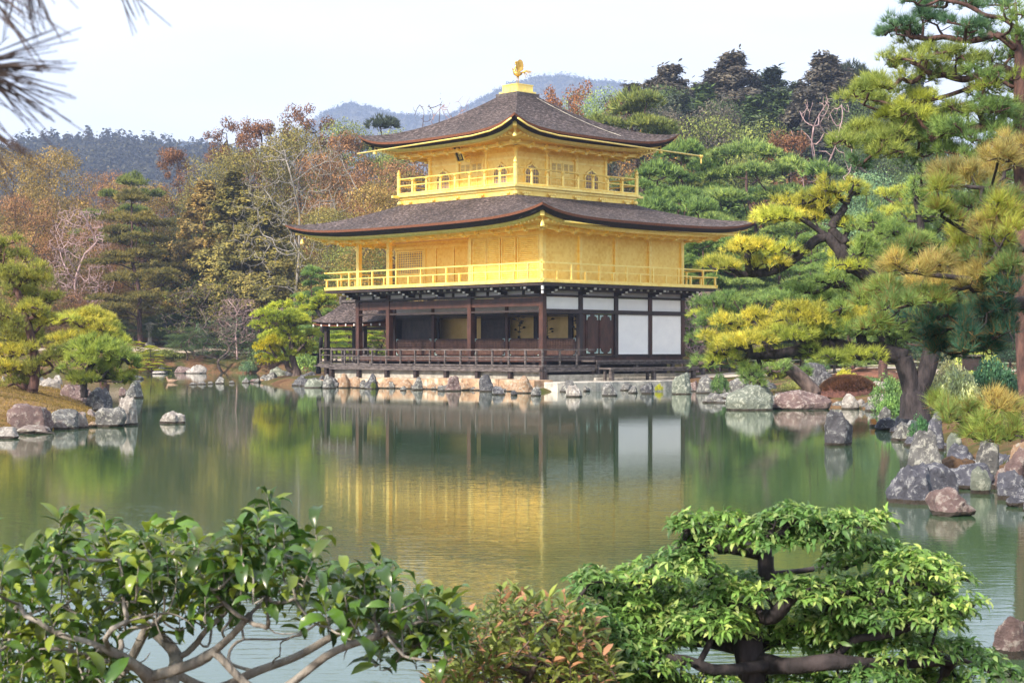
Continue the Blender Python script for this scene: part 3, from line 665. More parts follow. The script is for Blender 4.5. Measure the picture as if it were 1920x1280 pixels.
        for i in range(nb+1):
            u = ins + (L-2*ins)*i/nb; p = a0+dirv*u+nrm*ins; z = zp(u)
            blk.cbox((p.x, p.y, z-.09), (.16, .16, .09)); 
            p2 = p + nrm*(dep-ins-.02); blk.beam((p.x, p.y, z-.06), (p2.x, p2.y, zwall-.25), .10, .11)
            p3 = p - nrm*.28; blk.beam((p3.x, p3.y, z+.02), (p.x, p.y, z-.03), .09, .09)
        # corner hip rafter
        c = a0 + (dirv+nrm)*.34; zc = ze-thick-.1+float(edge_lift(np.array(-1.)))
        raf.beam((c.x, c.y, zc), (wlo.x, wlo.y, zwall-.1), .16, .2)
    raf.build('rafters', M['goldtrim'], par); pur.build('eave_purlin', M['goldtrim'], par); blk.build('bracket_blocks', M['goldtrim'], par)
    for k in range(4):
        a0 = Vector((*oc[k], 0)); a1 = Vector((*oc[(k+1) % 4], 0)); dirv = (a1-a0).normalized(); nrm = Vector((-dirv.y, dirv.x, 0)); c = a0 + (dirv+nrm)*.55
        z = ze - thick - .25 + lift
        MB().lathe((c.x, c.y, z-.34), [(.10,0),(.085,.05),(.07,.14),(.04,.19),(.012,.21),(.012,.34)], 10).build('wind_bell', M['goldtrim'], par)
    return par
E1 = 2.35
R1 = roof((-E1, LX+E1, -E1, LY+E1), (.60, 7.88, 2.19, 9.47), 6.74, 7.98, .47, 1.22, .26, 'lower_roof', 0, (0, LX, 0, LY), 6.80)
C3 = (4.24, 5.83); H3 = 2.73; H4 = 5.0
def sq(h): return (C3[0]-h, C3[0]+h, C3[1]-h, C3[1]+h)
R2 = roof(sq(H4), sq(.62), 10.52, 12.74, .56, 1.42, .26, 'upper_roof', 0, sq(H3), 10.42)
# gold rain gutters
def gutter(pts, r, nm='rain_gutter'):
    MB().tube(pts, r, 8).build(nm, M['goldtrim'], pav, smooth=True)
x0, x1, y0, y1 = sq(H4)
gutter([(x0-.03, y0+.15, 10.86), (x0-.03, y0+.7, 10.63), (x0-.03, y0+1.4, 10.46), (x0-.03, y0+2.5, 10.36), (x0-.03, y1-.05, 10.24)], .036)
gutter([(x0+.15, y0-.03, 10.86), (x0+.7, y0-.03, 10.63), (x0+1.4, y0-.03, 10.46), (x0+2.5, y0-.03, 10.36), (x1+1.5, y0-.03, 10.22)], .036)
MB().lathe((x1+1.5, y0-.03, 9.9), [(.03,0),(.04,.2),(.1,.3),(.1,.36)], 8).build('gutter_spout', M['goldtrim'], pav)
gutter([(-E1+1.4, -E1+.2, 6.56), (LX+E1-1.0, -E1+.2, 6.50)], .05)
# white metal chain lying on the upper roof
pts = []
for i in range(60):
    f = i/59; t_ = .95 - f*.70; xx = C3[0] + .35 + f*2.1; yy = C3[1] - (H4*(1-t_) + .62*t_); zz_ = 10.52 + 2.22*t_**1.42 + .02
    pts.append((xx, yy, zz_ + .035))
mm = MB()
for i in range(0, 59): mm.beam(pts[i], pts[i+1], .04 if i % 2 else .015, .02)
mm.build('roof_chain', M['slab'], pav)

# ============================================================ third storey
x0, x1, y0, y1 = sq(3.62)
m = MB(); m.box(x0, x1, y0, y1, 7.86, 8.30); m.build('balcony_base', M['gold'], pav)
b4 = sq(3.82); m = MB(); m.box(b4[0], b4[1], b4[2], b4[3], 8.30, 8.40); m.build('balcony_floor', M['goldtrim'], pav)
m = MB(); a = 3.66; s3 = sq(a); m.box(s3[0], s3[1], s3[2], s3[3], 7.84, 7.92); s3 = sq(3.70); m.box(s3[0], s3[1], s3[2], s3[3], 8.20, 8.29)
for sx in (-1, 1):
    m.box(*( (b4[0]-.3, b4[0]+.1) if sx < 0 else (b4[1]-.1, b4[1]+.3)), *((b4[3]-.22, b4[3]-.1) if sx < 0 else (b4[2]+.1, b4[2]+.22)), 8.27, 8.37)
m.build('base_mould', M['goldtrim'], pav)
m = MB()
for k in range(5):
    u = -3.1 + k*1.55
    for fx in (0, 1):
        for q in (-.17, -.06, .06, .17):
            if fx: m.lathe((C3[0]+u+q, C3[1]-3.70, 8.08 - abs(q)*.0), [(.045,-.04),(.05,0),(.03,.05)], 7)
            else: m.lathe((C3[0]-3.70, C3[1]+u+q, 8.08), [(.045,-.04),(.05,0),(.03,.05)], 7)
        if fx: m.cbox((C3[0]+u, C3[1]-3.69, 8.0), (.22, .08, .07))
        else: m.cbox((C3[0]-3.69, C3[1]+u, 8.0), (.08, .22, .07))
        m.build('carved_bracket', M['goldtrim'], pav); m = MB()
m.lathe((C3[0]-3.68, C3[1]-3.68, 8.0), [(.05,-.06),(.12,0),(.12,.08),(.06,.14)], 10); m.lathe((C3[0]+3.6, C3[1]-3.72, 8.0), [(.05,-.06),(.12,0),(.12,.08),(.06,.14)], 10)
m.lathe((C3[0]-3.72, C3[1]+3.6, 8.0), [(.05,-.06),(.12,0),(.12,.08),(.06,.14)], 10)
m.split('carved_bracket', M['goldtrim'], pav)
rr = empty('upper_railing', (0, 0, 0), 0, pav); q = 3.7; c = [(C3[0]+sx*q, C3[1]+sy*q) for sx, sy in ((-1,-1),(1,-1),(1,1),(-1,1))]
hb = MB()
for k in range(4):
    p0, p1 = c[k], c[(k+1) % 4]
    for z, r in ((.70, .032), (.40, .03), (.05, .045)): hb.tube([(*p0, 8.4+z), ((p0[0]+p1[0])/2, (p0[1]+p1[1])/2, 8.4+z - (.015 if z > .6 else 0)), (*p1, 8.4+z)], r, 8)
    MB().lathe((*p0, 8.4), [(.085,0),(.085,.74),(.10,.76),(.10,.82),(.06,.84),(.09,.92),(.07,1.0),(.012,1.12)], 12).build('corner_post', M['goldtrim'], rr, smooth=False)
    for i in range(1, 8):
        f = i/8; p = (p0[0]*(1-f)+p1[0]*f, p0[1]*(1-f)+p1[1]*f)
        MB().lathe((*p, 8.4), [(.058,0),(.058,.52),(.035,.56),(.09,.64),(.09,.67)], 9).build('baluster', M['goldtrim'], rr)
hb.split('rail', M['goldtrim'], rr)
x0, x1, y0, y1 = sq(H3)
m = MB(); m.box(x0, x1, y0, y0+.1, 8.4, 10.45); m.build('wall', M['gold'], pav)
m = MB(); m.box(x0, x0+.1, y0+.103, y1, 8.4, 10.45); m.build('wall', M['gold'], pav)
m = MB(); m.box(x0+.103, x1, y1-.1, y1, 8.4, 10.45); m.box(x1-.1, x1, y0+.103, y1-.103, 8.4, 10.45); m.build('wall', M['gold'], pav)
b3 = 1.82
for i in range(4):
    for (x, y) in ((x0 + i*b3, y0), (x0, y0 + i*b3)) if i else ((x0, y0),):
        MB().lathe((x, y, 8.4), [(.09,0),(.085,1.52),(.11,1.54),(.11,1.6),(.16,1.62),(.16,1.70)], 12).build('post', M['goldtrim'], pav)
        dx, dy = (0, -1) if y == y0 and i else (-1, 0)
        mm = MB()
        for lv, (rch, hw, z) in enumerate(((.25, .30, 10.10), (.48, .20, 10.24), (.7, .12, 10.36))):
            mm.cbox((x + dx*rch/2, y + dy*rch/2, z), (abs(dx)*rch + .12, abs(dy)*rch + .12, .08))
            mm.cbox((x + dx*rch*.5, y + dy*rch*.5, z), (abs(dy)*hw*2 + .1, abs(dx)*hw*2 + .1, .08))
            for s_ in (-1, 1): mm.cbox((x + dx*rch*.5 + dy*hw*s_, y + dy*rch*.5 + dx*hw*s_, z+.06), (.12, .12, .06))
            mm.cbox((x + dx*(rch+.05), y + dy*(rch+.05), z+.03), (.1, .1, .1))
        mm.build('bracket_cluster', M['goldtrim'], pav)
m = MB(); m.box(x0, x1, y0-.03, y0-.002, 9.62, 9.70); m.box(x0-.03, x0-.002, y0, y1, 9.62, 9.70); m.box(x0, x1, y0-.03, y0-.002, 9.86, 9.90); m.box(x0-.03, x0-.002, y0, y1, 9.86, 9.90)
m.build('wall_rail', M['goldtrim'], pav)
# bell-shaped windows
def bell(cu, face):
    W2, zb, zs, zt = .41, 8.46, 9.0, 9.44
    half = [(W2*1.0, zb), (W2*.93, zb+.25), (W2*.90, zs-.05), (W2*.98, zs+.05), (W2*.80, zs+.20), (W2*.52, zs+.30), (W2*.22, zs+.34), (0, zt)]
    out = half + [(-a, b) for a, b in half[:-1][::-1]]
    def P(u, z, d): return (C3[0]+cu+u, y0-d, z) if face == 'E' else (x0-d, C3[1]+cu+u, z)
    n = len(out); mm = MB(); mm.add([P(u, z, .012) for u, z in out], [tuple(range(n))]); o = mm.build('bell_window', M['mauve'], pav)
    mm = MB(); e = 1.16
    big = [(u*e, zb if z == zb else 9.0+(z-9.0)*1.14 + .02) for u, z in out]
    V = [P(u, z, .05) for u, z in out] + [P(u, z, .05) for u, z in big] + [P(u, z, .003) for u, z in out] + [P(u, z, .003) for u, z in big]
    F = []
    for i in range(n-1): F += [(i, i+1, n+i+1, n+i), (i, 2*n+i, 2*n+i+1, i+1), (n+i, n+i+1, 3*n+i+1, 3*n+i)]
    mm.add(V, F); mm.build('frame', M['goldtrim'], o)
    mm = MB()
    def topz(u):
        u = abs(u)/W2; pts = [(1.0, zs+.04), (.8, zs+.2), (.52, zs+.3), (.22, zs+.34), (0, zt)]
        for (a, za), (b_, zb_) in zip(pts, pts[1:]):
            if b_ <= u <= a: return zb_ + (za-zb_)*(u-b_)/(a-b_)
        return zs
    for u in (-.30, -.20, -.10, 0, .10, .20, .30):
        w_ = .007 if abs(u) > .01 else .014; a, b_ = P(u-w_, 0, .02), P(u+w_, 0, .035)
        mm.box(min(a[0], b_[0]), max(a[0], b_[0]), min(a[1], b_[1]), max(a[1], b_[1]), zb, topz(u)-.01)
    for z in (8.6, 8.78, 8.95, 9.1):
        hw = W2*.85 if z < 9.05 else W2*.72; a, b_ = P(-hw, 0, .018), P(hw, 0, .03)
        mm.box(min(a[0], b_[0]), max(a[0], b_[0]), min(a[1], b_[1]), max(a[1], b_[1]), z-.008, z+.008)
    mm.build('lattice_bars', M['goldtrim'], o)
for cu in (-b3, b3): bell(cu, 'E'); bell(cu, 'S')
# panelled doors of the centre bays
def door3(face):
    def bx(mb, u0, u1, d0, d1, z0, z1):
        if face == 'E': mb.box(C3[0]+u0, C3[0]+u1, y0-d1, y0-d0, z0, z1)
        else: mb.box(x0-d1, x0-d0, C3[1]+u0, C3[1]+u1, z0, z1)
    for s_ in (-1, 1):
        u0, u1 = (-.72, -.015) if s_ < 0 else (.015, .72)
        mm = MB(); bx(mm, u0, u1, .003, .03, 8.45, 9.62); o = mm.build('panel_door', M['gold'], pav)
        mm = MB()
        for a in (u0, (u0+u1)/2-.03, u1-.06): bx(mm, a, a+.06, .031, .055, 8.45, 9.62)
        for z in (8.45, 8.72, 9.02, 9.10, 9.56): bx(mm, u0+.06, u1-.06, .03, .05, z, z+.06)
        mm.build('stiles', M['goldtrim'], o)
        mm = MB()
        for a in (u0+.06, (u0+u1)/2+.03): bx(mm, a, a+.26, .031, .036, 9.17, 9.55)
        mm.build('screen', M['mauve'], o)
        mm = MB()
        for a in (u0+.06, (u0+u1)/2+.03):
            for q_ in range(6): bx(mm, a+.02+q_*.043, a+.038+q_*.043, .037, .048, 9.17, 9.55)
            for z in (9.28, 9.40): bx(mm, a, a+.26, .036, .044, z, z+.015)
        mm.build('lattice_bars', M['goldtrim'], o)
    mm = MB(); bx(mm, -.84, -.74, .003, .1, 8.45, 9.72); bx(mm, .74, .84, .003, .1, 8.45, 9.72); bx(mm, -.90, -.68, .003, .14, 9.72, 9.80); bx(mm, .68, .90, .003, .14, 9.72, 9.80)
    mm.build('door_jamb', M['goldtrim'], pav)
door3('E'); door3('S')
# name plaque, tilted forward under the left eave
pl = empty('name_plaque', (x0-.60, C3[1]-.02, 9.66), 0, pav); pl.rotation_euler = (0, R(-24), 0)
MB().box(-.02, .02, -.23, .23, 0, .66).build('plaque_board', M['black'], pl)
mm = MB(); frame_rect(mm, 'y', -.02, -.27, .27, -.04, .70, .06, .05); mm.build('frame', M['goldtrim'], pl)
tx = bpy.data.curves.new('lettering', 'FONT'); tx.body = '究\n竟\n頂'; tx.size = .2; tx.align_x = 'CENTER'; tx.space_line = .95; tx.extrude = .004
tmp = link(bpy.data.objects.new('lettering', tx)); bpy.context.view_layer.update()
tm = bpy.data.meshes.new_from_object(tmp.evaluated_get(bpy.context.evaluated_depsgraph_get())); bpy.data.objects.remove(tmp); tm.materials.clear(); tm.materials.append(M['goldtrim'])
to = link(bpy.data.objects.new('lettering', tm), pl)
to.location = (-.03, 0, .46); to.rotation_euler = (R(90), 0, R(-90))
mm = MB(); mm.lathe((.12, .28, -.12), [(.03,0),(.1,.05),(.1,.12),(.03,.18)], 9); mm.lathe((.12, -.28, -.12), [(.03,0),(.1,.05),(.1,.12),(.03,.18)], 9)
mm.box(.0, .5, -.05, .05, .02, .1); mm.build('plaque_bracket', M['goldtrim'], pl)
# roof finial box
m = MB(); m.box(*sq(.68), 12.62, 12.84); m.build('ridge_box', M['grey'], pav)
m = MB(); m.box(*sq(.58), 12.842, 12.93); m.box(*sq(.47), 12.93, 13.20); m.box(*sq(.50), 13.20, 13.24); m.build('finial_base', M['goldtrim'], pav)
m = MB()
for s_ in (-1, 0, 1):
    m.box(C3[0]-.49, C3[0]-.47, C3[1]+s_*.44-.02, C3[1]+s_*.44+.02, 12.93, 13.2); m.box(C3[0]+s_*.44-.02, C3[0]+s_*.44+.02, C3[1]-.49, C3[1]-.47, 12.93, 13.2)
m.build('finial_frame', M['goldtrim'], pav)
# ============================================================ bronze-gold phoenix on the roof
wx, wy = L2W(*C3)
ph = empty('phoenix_statue', (wx, wy, 13.242), 0); tag(ph, 'gilded phoenix statue with raised wings standing on the roof top', 'statue')
m = MB(); m.lathe((0,0,0), [(.16,0),(.12,.05),(.05,.09)], 12); m.build('pedestal', M['bronze'], ph)
m = MB()
m.tube([(-.03,0,.08),(-.03,0,.26),(-.02,0,.40)], [.016,.018,.035], 6); m.tube([(.05,.04,.08),(.05,.04,.26),(.03,.02,.40)], [.016,.018,.035], 6); m.build('leg', M['bronze'], ph)
m = MB(); m.tube([(.20,0,.50),(.10,0,.50),(0,0,.50),(-.10,0,.56),(-.14,0,.64),(-.10,0,.74),(-.05,0,.84),(-.04,0,.91),(-.08,0,.94),(-.15,0,.92)],
    [.02,.10,.13,.12,.09,.055,.04,.045,.04,.008], 10); m.build('bird_body', M['bronze'], ph, smooth=True)
m = MB()
for s_ in (-1, 1):
    n = 7; V = [(-.02, s_*.11, .52)]; 
    for i in range(n):
        a = R(30 + i*14); r_ = .40 + .20*math.sin(i/(n-1)*math.pi); V.append((.04 + r_*math.cos(a)*.62, s_*(.13+.07*i/n), .50 + r_*math.sin(a)*1.05))
    V += [(v[0], v[1]+s_*.02, v[2]) for v in V]; k = n+1
    m.add(V, [(0, i, i+1) for i in range(1, n)] + [(k, k+i+1, k+i) for i in range(1, n)] + [(i, i+1, k+i+1, k+i) for i in range(1, n)])
m.split('wing', M['bronze'], ph)
m = MB()
for i, (dx, dz, yy) in enumerate(((.42,.10,0),(.50,.0,.05),(.40,-.08,-.05),(.30,-.14,.03),(.52,.05,-.04),(.22,-.20,0))):
    m.tube([(.15, yy, .54), (.15+dx*.45, yy*1.5, .62+dz*.3), (.15+dx*.8, yy*2, .58+dz*.5), (.15+dx, yy*2.4, .48+dz)], [.03,.022,.018,.004], 5)
m.build('tail_feathers', M['bronze'], ph, smooth=True)
m = MB(); m.lathe((-.06,0,.93), [(.01,0),(.06,.05),(.07,.08),(.02,.15)], 8); m.tube([(-.16,0,.66),(-.22,0,.72),(-.24,0,.80)], [.05,.025,.004], 6); m.build('crest', M['bronze'], ph)
# ============================================================ west fishing annex
ax0, ax1, ay0, ay1 = 1.9, 3.6, LY+.1, LY+4.9
an = empty('west_annex', (0, 0, 0), 0, pav)
def annex_roof():
    ze, zt = 2.87, 3.90; NS, NT = 21, 9; s = np.linspace(-1, 1, NS); t = np.linspace(0, 1, NT); VV, FF = [], []; base = 0
    oc = [(ax0-.55, ay1+.5), (ax0-.55, ay0-.2), (ax1+.55, ay0-.2), (ax1+.55, ay1+.5)]; cx = (ax0+ax1)/2
    ic = [(cx, ay1-.3), (cx, ay0-.2), (cx, ay0-.2), (cx, ay1-.3)]
    for k in (0, 2, 3):
        a0, a1 = np.array(oc[k]), np.array(oc[(k+1) % 4]); b0, b1 = np.array(ic[k]), np.array(ic[(k+1) % 4]); S, T = np.meshgrid(s, t); f = ((S+1)/2)[..., None]
        P = (a0*(1-f)+a1*f)*(1-T[..., None]) + (b0*(1-f)+b1*f)*T[..., None]; Z = ze + (zt-ze)*T**1.3 + .12*np.abs(S)**4*(1-T)**2
        VV.append(np.concatenate([P, Z[..., None]], -1).reshape(-1, 3)); ii = (np.arange(NT-1)[:, None]*NS + np.arange(NS-1)[None]).ravel() + base
        FF.append(np.stack([ii, ii+1, ii+NS+1, ii+NS], -1)); base += NS*NT
    V = np.concatenate(VV); F = np.concatenate(FF); np_mesh('shingles', V, F, M['shingle'], an, smooth=True)
    V2 = V.copy(); V2[:, 2] -= .16; V2[:, :2] = (V2[:, :2] - [cx, (ay0+ay1)/2])*.97 + [cx, (ay0+ay1)/2]
    np_mesh('under_shingle', V2, F[:, ::-1], M['barkcut'], an)
annex_roof()
m = MB(); m.box(2.6, 2.9, ay0-.2, ay1-.2, 3.86, 3.98); m.cbox((2.75, ay1-.22, 3.98), (.3, .16, .36)); m.build('ridge_cap', M['grey'], an)
for x, y in ((ax0, ay0+1.9), (ax0, ay1-.1), (ax1, ay1-.1), (ax1, ay0+1.9)): MB().box(x-.1, x+.1, y-.1, y+.1, .1, 2.95).build('post', M['dark'], an)
m = MB(); m.box(ax0-.05, ax0+.05, ay0, ay1, 2.55, 2.66); m.box(ax1-.05, ax1+.05, ay0, ay1, 2.55, 2.66); m.box(ax0, ax1, ay1-.15, ay1-.05, 2.55, 2.66); m.split('tie_beam', M['dark'], an)
m = MB(); m.box(ax0-.3, ax1+.3, ay0, ay1+.25, .86, .96); m.build('deck', M['grey'], an)
m = MB()
for i in range(9): m.cbox((ax0-.50, ay1+.3-i*.62, 2.76), (.05, .06, .10))
m.split('rafter_tip', M['white'], an)
railing('annex_railing', [((ax0-.2, ay0+.8), (ax0-.2, ay1+.15)), ((ax0-.2, ay1+.15), (ax1+.2, ay1+.15)), ((ax1+.2, ay1+.15), (ax1+.2, ay0))], .96, [(.69, .028, .035), (.40, .022, .025), (.06, .03, .035)], (.8, [(.67, .035)]), M['grey'], ext=.04, parent=an)
m = MB(); m.box(-.95, 1.0, LY+.6, LY+1.6, .80, .86); m.build('west_deck', M['grey'], pav)
# ============================================================ stone platform and landing slab
fo = MB(); fo.box(-.68, -.40, -.62, LY+1.0, .30, .74); fo.box(-1.04, -.68, -1.0, LY+.6, .25, .36); fo.box(-.55, 8.2, -.9, -.45, .30, .62)
fo = fo.build('foundation_wall', M['fndn']); fo.location = (PCX, PD, 0); fo.rotation_euler = (0, 0, PA); tag(fo, 'pale mortared foundation strip under the dark veranda deck', 'wall')
rs = random.Random(5); y = -1.6; idx = 0
while y < 10.6:
    L = rs.uniform(1.5, 2.3); o = MB(); V = []; x_ = -1.86
    o.box(-2.06, -1.02, y, y+L-.03, -.3, .42 + rs.uniform(-.05, .04)); b_ = o.build('retaining_stone', M['tan'], bevel=.03); b_.location = (PCX, PD, 0); b_.rotation_euler = (0, 0, PA)
    tag(b_, 'flat topped tan cut stone in the low retaining wall under the veranda', 'stone', 'tan cut stones of the retaining wall'); y += L; idx += 1
def slab_np(name, poly, z0, z1, m_):
    n = len(poly); V = [(*L2W(*p), z0) for p in poly] + [(*L2W(*p), z1) for p in poly]
    mm = MB(); mm.add(V, [tuple(range(n))[::-1], tuple(range(n, 2*n))] + [(i, (i+1) % n, n+(i+1) % n, n+i) for i in range(n)]); return mm.build(name, m_, bevel=.03)
s_ = slab_np('landing_slab', [(-1.55,-2.35),(.4,-2.55),(2.4,-2.45),(4.4,-2.6),(6.0,-2.3),(6.2,-1.0),(6.2,-.95),(-.9,-.95),(-1.5,-1.3)], -.35, .36, M['slab'])
tag(s_, 'long pale flat landing slab in front of the wooden steps at the water', 'stone slab')
s_ = slab_np('kerb_slab', [(2.0,-1.0),(9.5,-1.0),(9.5,-.47),(2.0,-.47)], .3, .48, M['slab']); tag(s_, 'narrow pale stone kerb running under the upper wooden step', 'stone kerb')
# ============================================================ vegetation generators
def unit(v): return v / (np.linalg.norm(v, axis=-1, keepdims=True) + 1e-9)
def blades(P, D, k, L, w, spread, rng, lv=.3):
    """needle tufts: k thin triangles per tuft at P around D"""
    n = len(P); Q = np.repeat(P, k, 0); d = unit(np.repeat(D, k, 0) + rng.normal(0, spread, (n*k, 3)))
    s = unit(np.cross(d, rng.normal(0, 1, (n*k, 3)))); ll = L * (1 + rng.uniform(-lv, lv, (n*k, 1)))
    b = Q + d * ll * .06
    V = np.stack([b - s*w/2, b + s*w/2, Q + d*ll], 1).reshape(-1, 3)
    return V, np.arange(len(V)).reshape(-1, 3)
def quads(P, N, size, rng, asp=.6, tilt=.38):
    n = len(P); nn = unit(N + rng.normal(0, tilt, (n, 3))); a = unit(np.cross(nn, rng.normal(0, 1, (n, 3)))); b = np.cross(nn, a)
    s = size * rng.uniform(.6, 1.3, (n, 1)); a = a * s; b = b * s * asp
    V = np.stack([P - a*.5, P + b*.42 - a*.05, P + a*.55, P - b*.42 - a*.05], 1).reshape(-1, 3)
    return V, np.arange(len(V)).reshape(-1, 4)
def cat(parts):
    V, F, n = [], [], 0
    for v, f in parts: V.append(v); F.append(f + n); n += len(v)
    return np.concatenate(V), np.concatenate(F)
class Skel:
    def __init__(s, rng): s.p = []; s.par = []; s.rng = rng; s.dl = []
    def line(s, pts, par=-1, step=None):
        """explicit polyline, returns last index"""
        pts = [np.array(q, float) for q in pts]
        if par >= 0: pts = [s.p[par]] + pts; last = par; start = 1
        else: last = -1; start = 0
        P = np.array(pts)
        if len(P) > 2:   # smooth
            t = np.arange(len(P)); m = max(4, int(len(P) * 4)); tt = np.linspace(0, len(P)-1, m); i = np.clip(tt.astype(int), 0, len(P)-2); f = (tt - i)[:, None]
            p0 = P[np.clip(i-1, 0, None)]; p1 = P[i]; p2 = P[i+1]; p3 = P[np.clip(i+2, None, len(P)-1)]
            P = .5*((2*p1) + (-p0+p2)*f + (2*p0-5*p1+4*p2-p3)*f**2 + (-p0+3*p1-3*p2+p3)*f**3)
        for q in P[start:]:
            s.p.append(q); s.par.append(last); s.dl.append((s.dl[last] + np.linalg.norm(q - s.p[last])) if last >= 0 else 0); last = len(s.p)-1
        return last
    def reach(s, target, sag=.1, wob=.08, pen=.25, nseg=5, up=0.0):
        A = np.array(s.p); d = np.linalg.norm(A - target, axis=1); cost = d + pen*np.array(s.dl) + up * np.maximum(0, A[:, 2] - target[2])
        i = int(np.argmin(cost)); a = A[i]; L = d[i]; last = i
        if L < 1e-4: return i
        off = s.rng.normal(0, wob*L, 3)
        for k in range(1, nseg+1):
            f = k/nseg; q = a*(1-f) + target*f + off*math.sin(f*math.pi) + np.array([0, 0, -sag*L*math.sin(f*math.pi)]) + s.rng.normal(0, wob*.25*L/nseg, 3)*(k < nseg)
            s.p.append(q); s.par.append(last); s.dl.append(s.dl[last] + L/nseg); last = len(s.p)-1
        return last
    def mesh(s, rtip, expo=.5, rmax=None, n=6, rbase=None, minr=0):
        N = len(s.p); cnt = np.zeros(N); ch = [[] for _ in range(N)]
        for i, q in enumerate(s.par):
            if q >= 0: ch[q].append(i)
        for i in range(N-1, -1, -1):
            if not ch[i]: cnt[i] = 1
            else: cnt[i] = sum(cnt[j] for j in ch[i])
        r = rtip * cnt**expo
        if rmax: r = np.minimum(r, rmax)
        dl = np.array(s.dl); r = r * (1 + .35*np.exp(-dl / (max(dl.max(), .01)*.05))) if rbase is None else r
        parts = []; P = np.array(s.p); par_t = np.array(s.par)
        heads = [i for i in range(N) if s.par[i] < 0]; stack = [(h, -1) for h in heads]
        while stack:
            i, fr = stack.pop(); chain = ([fr] if fr >= 0 else []) + [i]; cur = i
            while ch[cur]:
                c = sorted(ch[cur], key=lambda j: -cnt[j]); 
                for o in c[1:]: stack.append((o, cur))
                cur = c[0]; chain.append(cur)
            if len(chain) < 2: continue
            rr = r[chain].copy()
            if fr >= 0: rr[0] = rr[1]
            if rr.max() < minr: continue
            rr[-1] *= .5
            parts.append(tube_np(P[chain], rr, n if rr.max() > rtip*2.2 else 4))
        return cat(parts)
def blobpad(c, rx, ry, rz, n, rng, lob=.25):
    """points on the upper side of an irregular flattened dome"""
    a = rng.uniform(0, 2*np.pi, n); ph = rng.uniform(0, 6.3, 3)
    edge = 1 + lob*np.sin(2*a+ph[0]) * .6 + lob*np.sin(5*a+ph[1]) * .5 + lob*.4*np.sin(9*a + ph[2])
    u = np.sqrt(rng.uniform(0, 1, n)); x = rx*u*edge*np.cos(a); y = ry*u*edge*np.sin(a)
    z = rz*(1-u**2.2) * rng.uniform(.35, 1, n) + rng.normal(0, rz*.12, n) - .25*rz*u**3
    P = np.stack([x, y, z], -1) + c
    D = unit(np.stack([x/rx*.75, y/ry*.75, np.full(n, .85)], -1) + rng.normal(0, .12, (n, 3)))
    return P, D
def tree_obj(name, label, cat_, loc, wood, wmat, foli, fmat, color, group=None, crown='crown'):
    t = empty(name, loc); tag(t, label, cat_, group)
    if wood is not None: np_mesh('trunk', wood[0], wood[1], wmat, t, smooth=True)
    if foli is not None:
        o = np_mesh(crown, foli[0], foli[1], fmat, t); o.color = (*color, 1)
    return t
def copy_tree(src, name_label, loc, rz, sx, sz, color=None, group=None):
    r = src.copy(); COL.objects.link(r); r.location = loc; r.rotation_euler = (0, 0, rz); r.scale = (sx, sx, sz); r['label'] = name_label
    if group: r['group'] = group
    elif 'group' in r: del r['group']
    for ch in list(src.children):
        c = ch.copy(); COL.objects.link(c); c.parent = r
        if color is not None and ch.name.split('.')[0] != 'trunk': c.color = (*color, 1)
    return r
# ------------------------------------------------ standard far trees, 10 m tall at the origin
def std_pine(seed, spread=3.9, nl=8, low=.30, lean=.6):
    rng = np.random.default_rng(seed); sk = Skel(rng)
    lx, ly = rng.normal(0, lean, 2); sk.line([(0,0,-.5),(lx*.2,ly*.2,1.5),(lx*.7+.2,ly*.5,3.6),(lx*.6-.2,ly*.8,5.6),(lx,ly,7.6),(lx*1.1,ly*1.1,9.2)])
    parts = []
    for k in range(nl):
        f = k/(nl-1); h = 10*(low + (.93-low)*f); R_ = spread*(1-.62*f**1.6)*rng.uniform(.8, 1.15); m_ = 3 if f < .85 else 2
        a0 = rng.uniform(0, 6.3)
        for q in range(m_):
            a = a0 + q*2*np.pi/m_ + rng.normal(0, .3); rr = R_*rng.uniform(.6, 1.0)
            base = np.array([lx*h/9.2, ly*h/9.2, 0]); c = base + np.array([np.cos(a)*rr*.68, np.sin(a)*rr*.68, h + rng.normal(0, .2)])
            end = sk.reach(c - [0, 0, .15], sag=.06, wob=.07, pen=.12, up=.5)
            for _ in range(3):
                cc = c + np.array([rng.normal(0, .42*rr*.5), rng.normal(0, .42*rr*.5), rng.normal(0, .10)]); sz = rng.uniform(.42, .75)*(.6+.16*R_)
                P, D = blobpad(cc, sz, sz, .22, int(130*sz*sz)+40, rng); parts.append(blades(P, D, 8, .24, .055, .45, rng))
                sk.reach(cc, sag=.03, nseg=3)
    P, D = blobpad(np.array([lx, ly, 9.35]), .9, .9, .55, 90, rng); parts.append(blades(P, D, 7, .34, .075, .42, rng))
    return sk.mesh(.018, .52, .26, 6, minr=.02), cat(parts)
